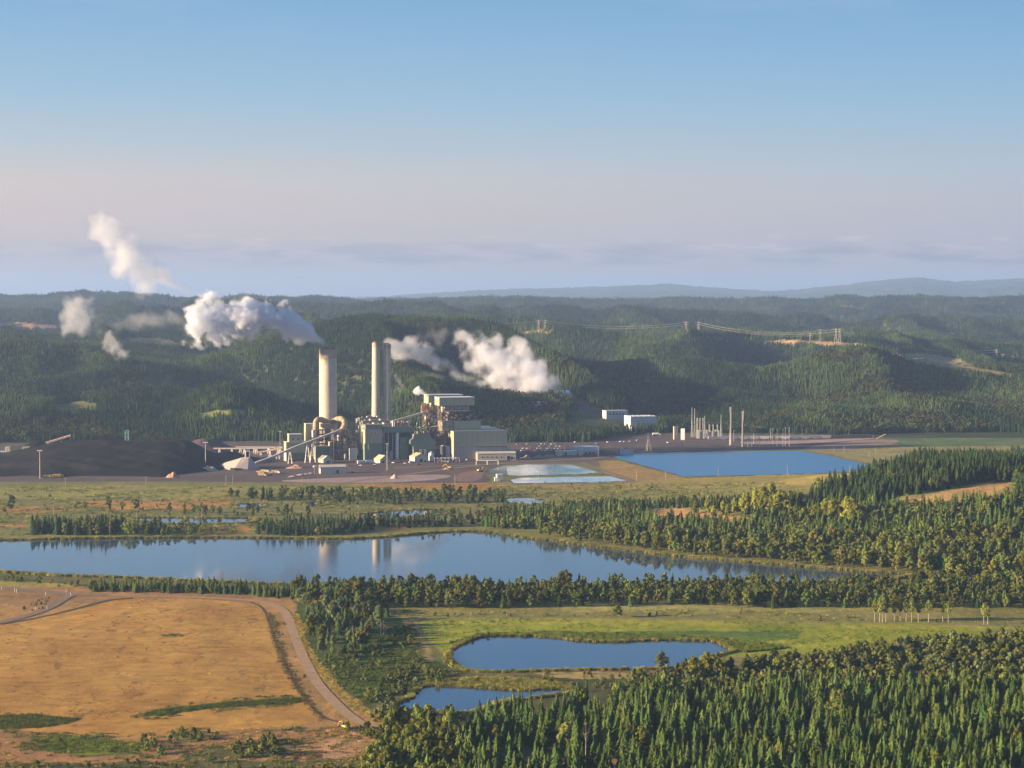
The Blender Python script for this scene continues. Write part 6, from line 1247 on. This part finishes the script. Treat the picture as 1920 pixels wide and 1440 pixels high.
def truck(label, u, v, rot, m, kind='box', s=1.0, name='truck', group=None):
    x, y = G(u, v); o = thing(name, label, 'truck', (x, y, .2), rot, group); o.scale = (s, s, s)
    mb = MB(); mb.prism([(3.2, .8), (5.6, .8), (5.6, 2.0), (5.0, 3.1), (3.2, 3.1)], -1.2, 1.2); mb.build('cab', WHITE if kind != 'dump' else m, o); mb = MB(); mb.box(4.9, 5.65, -1.05, 1.05, 2.05, 2.8); mb.build('windscreen', GLASS, o); mb = MB()
    if kind == 'box': mb.box(-5.6, 3.0, -1.3, 1.3, 1.1, 4.0); mb.build('cargo_box', m, o)
    elif kind == 'tank': mb.tube([(-5.8, 0, 2.5), (-5.3, 0, 2.5), (2.6, 0, 2.5), (3.0, 0, 2.5)], [.9, 1.45, 1.45, .9], 16); mb.build('tank', m, o, False)
    else: mb.prism([(-4.6, 2.6), (-2.6, 1.2), (2.6, 1.2), (3.0, 3.6), (-5.0, 3.2)], -1.5, 1.5); mb.build('dump_body', m, o)
    mb = MB(); mb.box(-5.4, 5.2, -.6, .6, .7, 1.05); mb.build('chassis', RUST, o)
    for x_ in (-4.4, -3.2, 3.9): mb = MB(); mb.tube([(x_, -1.3, .55), (x_, 1.3, .55)], .55, 10); mb.build('axle_wheel', RUBBER, o)
truck('white tanker lorry parked below the big white warehouse', 1231, 817, 0.1, WHITE, 'tank', 1.5); truck('white box lorry beside the rusty scaffold tower', 678, 869.5, ROT, WHITE, 'box', 1.35, group='white box lorries'); truck('white box lorry next to the shed with the gold lit roof', 694, 869, ROT, WHITE, 'box', 1.35)
truck('yellow dump truck at the foot of the black coal heap', 90, 897, .1, YELLOW, 'dump', 1.5, 'dump_truck'); truck('yellow dump truck with a white cab side, in front of the other one', 108, 896.2, .15, YELLOW, 'dump', 1.7, 'dump_truck')
for i, (u, v) in enumerate(((487, 888), (497, 886.5), (508, 889), (517, 888), (503, 893), (492, 893))): truck('dusty tan machine truck in the equipment park below the kiosk', u, v, rr_.uniform(-.3, .4), (YELLOW, TAN, DUCT)[i % 3] if False else DUCT, ('dump', 'box')[i % 2], 1.25, 'truck', 'machine trucks in the equipment park')
def excavator(label, u, v, rot, s=1.0):
    x, y = G(u, v); o = thing('excavator', label, 'excavator', (x, y, .3), rot); o.scale = (s, s, s)
    for yy in (-1.3, 1.3): mb = MB(); mb.prism([(-1.9, .1), (1.9, .1), (2.2, .5), (1.9, .95), (-1.9, .95), (-2.2, .5)], yy - .35, yy + .35); mb.build('track', RUBBER, o)
    mb = MB(); mb.box(-2.2, 1.3, -1.3, 1.3, 1.0, 2.2); mb.build('body', YELLOW, o); mb = MB(); mb.prism([(.2, 2.21), (1.5, 2.21), (1.5, 3.0), (1.1, 3.5), (.2, 3.5)], .2, 1.3); mb.build('cab', GLASS, o)
    mb = MB(); mb.tube([(1.2, -.4, 1.8), (3.2, -.4, 4.2), (5.6, -.4, 3.4)], .3, 6); mb.build('boom', YELLOW, o); mb = MB(); mb.tube([(5.6, -.4, 3.5), (6.2, -.4, 1.4)], .24, 6); mb.build('arm', YELLOW, o); mb = MB(); mb.prism([(5.7, .4), (6.8, .5), (6.7, 1.4), (6.0, 1.5)], -1, .2); mb.build('bucket', RUST, o)
excavator('yellow excavator standing where the gravel road meets the excavated ground', 646, 1366, 2.4, 1.0); excavator('orange tan excavator on the red gravel beside the settling ponds', 900, 885, .6, 1.9); excavator('yellow excavator on the yard before the boiler house', 842, 879, 2.9, 1.7)
heap('earth_heap', 'dark earth mound under the yellow excavator of the yard', 'earth heap', 838, Dv(880), 9, 9, moundf(838, Dv(880), 2.5, 8, 6, .3), RUB, 20)
# ---- road posts in the foreground
for i, (u, v, hp) in enumerate(((3, 1105, 6), (27.5, 1110, 7), (31, 1111, 7), (85.5, 1115.5, 6), (124, 1111.5, 7), (132.5, 1117, 6), (66.5, 1143, 7), (88, 1142.5, 7))):
    x, y = G(u, v); o = thing('road_post', 'white road post beside the paved road at the field corner', 'road post', (x, y, .3), 0, 'white road posts'); mb = MB(); h = hp * H / (v - HV) * .9; mb.tube([(0, 0, -.3), (0, 0, h)], .2, 6); mb.build('pole', WHITE, o); mb = MB(); mb.tube([(0, 0, h * .8), (0, 0, h * .88)], .23, 6); mb.build('reflector', RUST, o)
# ---- pale trunked birches and bare dead trees
def birch(seed, H_):
    rnd = random.Random(seed); t = MB(); t.tube([(0, 0, -.4), (rnd.uniform(-.5, .5), 0, H_ * .5), (rnd.uniform(-.8, .8), 0, H_ * .92)], [.36, .26, .06], 6)
    for i in range(5): z = H_ * rnd.uniform(.45, .8); a = rnd.uniform(0, 6.28); l = H_ * .14; t.tube([(0, 0, z), (math.cos(a) * l, math.sin(a) * l, z + l)], [.12, .03], 4)
    c = MB(); 
    for i in range(170): 
        z = H_ * rnd.uniform(.42, 1.0); r = H_ * .19 * math.sin(math.pi * min(1, (z / H_ - .36) / .68)) * rnd.uniform(.4, 1.2); a = rnd.uniform(0, 6.28); leafquad(c, (r * math.cos(a), r * math.sin(a), z), (rnd.uniform(-1, 1), rnd.uniform(-1, 1), rnd.uniform(0, 1)), rnd.uniform(.4, .9), rnd)
    return t.mesh('trunk', M['palebark']), c.mesh('crown', LEAF)
BI = [birch(i, 14.0) for i in range(4)]
for i, (u, v, hp) in enumerate(((1640, 1166, 44), (1649, 1167, 46), (1655, 1167, 50), (1661, 1166, 40), (1677, 1165, 38), (1688, 1165, 44), (1699, 1166, 42), (1709, 1167, 48), (1722, 1166, 40), (1741, 1167, 42), (1768, 1166, 44), (1778, 1168, 40), (1845, 1171, 40), (1852, 1172, 36))):
    x, y = G(u, v); h = hp * H / (v - HV); o = thing('birch_tree', 'pale trunked thin tree in the row along the far edge of the bright meadow', 'birch tree', (x, y, 0), rr_.uniform(0, 6), 'pale trunked trees along the meadow'); t, c = BI[i % 4]
    for nm, me in (('trunk', t), ('crown', c)): q = bpy.data.objects.new(nm, me); COL.objects.link(q); q.parent = o; q.scale = (1, 1, h / 14); q['tint'] = [float(z) for z in np.array(OLV) * rr_.uniform(.9, 1.5)]
def snag(label, u, v, hp, seed, m, group=None):
    x, y = G(u, v); h = hp * H / (v - HV); o = thing('dead_tree', label, 'dead tree', (x, y, -.1), seed, group); rnd = random.Random(seed); mb = MB(); mb.tube([(0, 0, -.3), (.2, 0, h * .5), (0, .2, h)], [.3, .2, .04], 6); mb.build('trunk', m, o); mb = MB()
    for i in range(12): z = h * rnd.uniform(.3, .95); a = rnd.uniform(0, 6.28); l = (h - z) * .35 + .8; mb.tube([(0, 0, z), (math.cos(a) * l, math.sin(a) * l, z + l * rnd.uniform(.3, .9))], [.11, .03], 4)
    mb.build('branch', m, o)
for i, (u, v, hp) in enumerate(((710, 1188, 24), (714, 1190, 30), (719, 1189, 26), (723, 1190, 20), (661, 1198, 26), (668, 1200, 24), (676, 1199, 22))): snag('bare pale dead tree in the hollow left of the track to the larger pond', u, v, hp, i, M['palebark'], 'bare dead trees in the hollow')
snag('bare white dead tree inside the dark plantation', 1098, 1424, 72, 31, M['palebark']); snag('bare white dead tree in the grove beside the long lake', 206, 1004, 32, 33, M['palebark'])
# ------------------------------------------------------------------ steam
def steam(name, label, D, blobs, dens, voxel, band, nsc, lo, hi, col_=(1, 1, 1), seed=0, aniso=.0, jit=.25, group=None, detail=7, kk=.25, fat=1.3, near=0):
    """billowing steam: a cloud of overlapping puffs turned into a fog volume, broken up by noise"""
    rnd = random.Random(seed); c = Vector((at(blobs[0][0], blobs[0][1], D)[0], D, at(blobs[0][0], blobs[0][1], D)[1])); V, Fq = [], []
    import bmesh
    bm = bmesh.new(); bmesh.ops.create_icosphere(bm, subdivisions=2, radius=1); sv = [v.co.copy() for v in bm.verts]; sf = [[v.index for v in f_.verts] for f_ in bm.faces]; bm.free()
    mb = MB()
    for b in blobs:
        u, v, r = b[:3]; dd = (b[3] if len(b) > 3 else 0) * (-1.6 if D == 3680 else 1)
        x, z = at(u, v, D + dd); R = r * fat * (D + dd) / F; p = Vector((x, D + dd, z)) - c
        for k in range(1 + int(jit > 0) * 5):
            q = p if k == 0 else p + Vector((rnd.gauss(0, 1), rnd.gauss(0, 1), rnd.gauss(0, 1))).normalized() * R * rnd.uniform(.55, .9)
            rr2 = R * (.84 if k == 0 else rnd.uniform(.28, .55)); mb.add([q + s_ * rr2 for s_ in sv], sf)
    m, nt = mat(name); tcn = nd(nt, 'ShaderNodeTexCoord').outputs['Object']
    n1 = noise(nt, tcn, nsc, detail, .66); at3 = nd(nt, 'ShaderNodeAttribute', attribute_name='density')
    e = math_(nt, 'ADD', n1, math_(nt, 'MULTIPLY', math_(nt, 'SUBTRACT', at3.outputs['Fac'], 1.0), kk))
    if near:
        ln = nd(nt, 'ShaderNodeVectorMath', operation='LENGTH'); L(nt, tcn, ln.inputs[0]); e = math_(nt, 'ADD', e, math_(nt, 'MULTIPLY', math_(nt, 'MAXIMUM', math_(nt, 'SUBTRACT', 1.0, math_(nt, 'DIVIDE', ln.outputs['Value'], near)), 0.0), .34))
    mr = nd(nt, 'ShaderNodeMapRange', clamp=True, interpolation_type='SMOOTHSTEP'); L(nt, e, mr.inputs[0]); mr.inputs[1].default_value = lo; mr.inputs[2].default_value = hi; mr.inputs[4].default_value = dens
    dn = math_(nt, 'MULTIPLY', mr.outputs[0], math_(nt, 'MINIMUM', math_(nt, 'MULTIPLY', at3.outputs['Fac'], 6.0), 1.0))
    pv = nd(nt, 'ShaderNodeVolumePrincipled'); pv.inputs['Color'].default_value = (*col_, 1); pv.inputs['Anisotropy'].default_value = aniso; pv.inputs['Density Attribute'].default_value = ''
    L(nt, dn, pv.inputs['Density']); L(nt, pv.outputs[0], nd(nt, 'ShaderNodeOutputMaterial').inputs['Volume']); m.cycles.volume_step_rate = 1.0
    hm_, nt2 = mat('steam_edge'); tb = nd(nt2, 'ShaderNodeBsdfTransparent'); L(nt2, ramp(nt2, noise(nt2, nd(nt2, 'ShaderNodeTexCoord').outputs['Object'], nsc, 3), [(0, (.985, .985, .985)), (1, (1, 1, 1))]), tb.inputs[0]); L(nt2, tb.outputs[0], nd(nt2, 'ShaderNodeOutputMaterial').inputs[0])
    o = bpy.data.objects.new(name, mb.mesh(name, hm_)); COL.objects.link(o); o.location = c; tag(o, label, 'steam cloud', group)
    rm = o.modifiers.new('hull', 'REMESH'); rm.mode = 'VOXEL'; rm.voxel_size = voxel * 1.6
    vd = bpy.data.volumes.new('vapour'); vd.materials.append(m); vo = bpy.data.objects.new('vapour', vd); COL.objects.link(vo); vo.parent = o
    mv = vo.modifiers.new('fill', 'MESH_TO_VOLUME'); mv.object = o; mv.resolution_mode = 'VOXEL_SIZE'; mv.voxel_size = voxel; mv.density = 1.0; mv.interior_band_width = band
    return o
steam('steam_plume', 'dense white steam plume blowing away from the mouth of the thick chimney', 3680,
      [(607, 643, 5), (598, 638, 8, 4), (586, 632, 12, 8), (573, 626, 17, 12), (558, 617, 23, 18), (540, 609, 29, 22), (520, 598, 34, 28), (497, 592, 35, 34), (474, 592, 37, 38), (450, 598, 40, 42), (425, 600, 38, 46), (402, 598, 36, 50), (380, 596, 32, 54), (366, 588, 24, 56), (470, 578, 24, 36), (498, 572, 17, 36), (378, 622, 27, 54), (380, 642, 16, 54), (414, 632, 24, 50), (440, 640, 14, 46), (395, 630, 20, 50), (356, 610, 12, 60), (475, 628, 14, 40), (505, 622, 18, 36)],
      .12, 2.2, 30, .034, .30, .44, (.86, .885, .94), 1, near=95)
steam('steam_plume', 'thin grey steam trailing off to the right from the grey slim chimney', 3760,
      [(728, 642, 11), (740, 650, 15, 6), (755, 657, 18, 12), (772, 662, 20, 16), (790, 665, 22, 20), (806, 664, 18, 24), (815, 676, 17, 26), (832, 684, 16, 30), (850, 694, 16, 34), (868, 703, 14, 36), (886, 711, 12, 40), (902, 718, 10, 42), (790, 648, 16, 20), (770, 640, 14, 16)],
      .03, 2.2, 22, .036, .25, .50, (.9, .92, .97), 2, near=60)
steam('steam_cloud', 'big round steam cloud rolling over the cooling fans on the hillside', 4620,
      [(1000, 728, 38), (1024, 716, 28, 10), (1034, 732, 20, 0), (985, 742, 26, -20), (1010, 746, 22, 0), (1000, 700, 36, 20), (985, 672, 32, 40), (975, 652, 22, 50), (966, 640, 14, 50), (960, 690, 32, 30), (938, 712, 26, 20), (930, 676, 34, 60), (905, 655, 28, 80), (882, 640, 22, 90), (866, 628, 16, 100), (950, 730, 24, 10), (958, 746, 18, 0), (896, 680, 22, 80), (915, 694, 24, 70), (875, 660, 18, 90), (1016, 690, 22, 20), (850, 640, 10, 100)],
      .042, 3.0, 44, .020, .26, .45, (.87, .885, .935), 3, fat=1.35)
steam('steam_plume', 'tall pinkish steam column leaning to the left above the skyline', 7300,
      [(267, 556, 7), (264, 548, 10), (262, 538, 15), (264, 524, 22), (270, 508, 26), (258, 500, 27), (246, 490, 28), (236, 476, 26), (226, 462, 24), (215, 450, 22), (205, 438, 22), (196, 428, 20), (190, 420, 16), (208, 424, 12), (282, 512, 16), (296, 516, 14, 90), (310, 520, 13, 110), (322, 530, 11, 120), (335, 538, 9, 130), (348, 546, 8, 140)],
      .013, 4.5, 60, .0125, .21, .44, (.88, .89, .93), 4, fat=1.65)
steam('steam_cloud', 'loose torn steam puff drifting in front of the far hill at the left', 5000,
      [(143, 568, 18), (148, 584, 22), (140, 600, 22), (155, 610, 20), (150, 622, 12), (128, 590, 16), (165, 600, 12), (128, 612, 14), (165, 622, 9)], .02, 3, 34, .024, .25, .48, (.88, .89, .93), 5, fat=1.5)
steam('steam_cloud', 'small ragged steam wisp sinking over the dark wood', 4700,
      [(205, 624, 9), (208, 638, 13), (214, 652, 14), (224, 662, 13), (236, 664, 10), (206, 658, 8), (196, 646, 8)], .024, 2.2, 18, .04, .28, .48, (.88, .89, .93), 6, fat=1.5)
steam('steam_cloud', 'faint veil of steam between the torn puff and the dense plume', 5200,
      [(60, 580, 10), (72, 590, 10), (180, 600, 20), (215, 606, 24), (250, 604, 24), (285, 600, 26), (315, 596, 26), (340, 606, 22), (345, 624, 18), (330, 640, 14), (245, 620, 20), (190, 615, 16), (300, 585, 16)], .007, 4, 36, .02, .32, .58, (.95, .96, 1), 7)
steam('steam_plume', 'small white steam puff venting from the roof edge of the boiler house', 3650,
      [(801, 739, 2.5), (796, 736.5, 4, 2), (790, 733.5, 5.5, 4), (783, 731, 6, 6), (778, 735, 5.5, 7), (784, 738, 4, 6)], .25, .9, 7, .11, .24, .38, (.92, .95, 1), 8)
steam('steam_cloud', 'faint curl of steam beside the grey slim chimney', 3800,
      [(742, 702, 6), (746, 712, 7), (752, 722, 8), (748, 734, 8), (756, 730, 5)], .03, 1.4, 12, .08, .30, .5, (.95, .96, 1), 9)
steam('steam_cloud', 'thin steam haze hanging above the dark gully behind the chimneys', 4400,
      [(770, 640, 16), (790, 628, 18), (812, 620, 18), (830, 625, 16), (822, 642, 16), (800, 700, 16), (815, 706, 16), (830, 712, 10)], .006, 3, 30, .024, .32, .58, (.93, .96, 1), 10)
# ------------------------------------------------------------------ the air
m, nt = mat('haze_air'); pv_ = nd(nt, 'ShaderNodeVolumePrincipled'); pv_.inputs['Color'].default_value = (.38, .565, .93, 1); pv_.inputs['Density'].default_value = 3.3e-5; pv_.inputs['Anisotropy'].default_value = .2
L(nt, pv_.outputs[0], nd(nt, 'ShaderNodeOutputMaterial').inputs['Volume'])
mb = MB(); mb.box(-32000, 32000, -4000, 66000, -4.5, 720); hz_ = mb.build('haze', m); tag(hz_, kind='stuff')
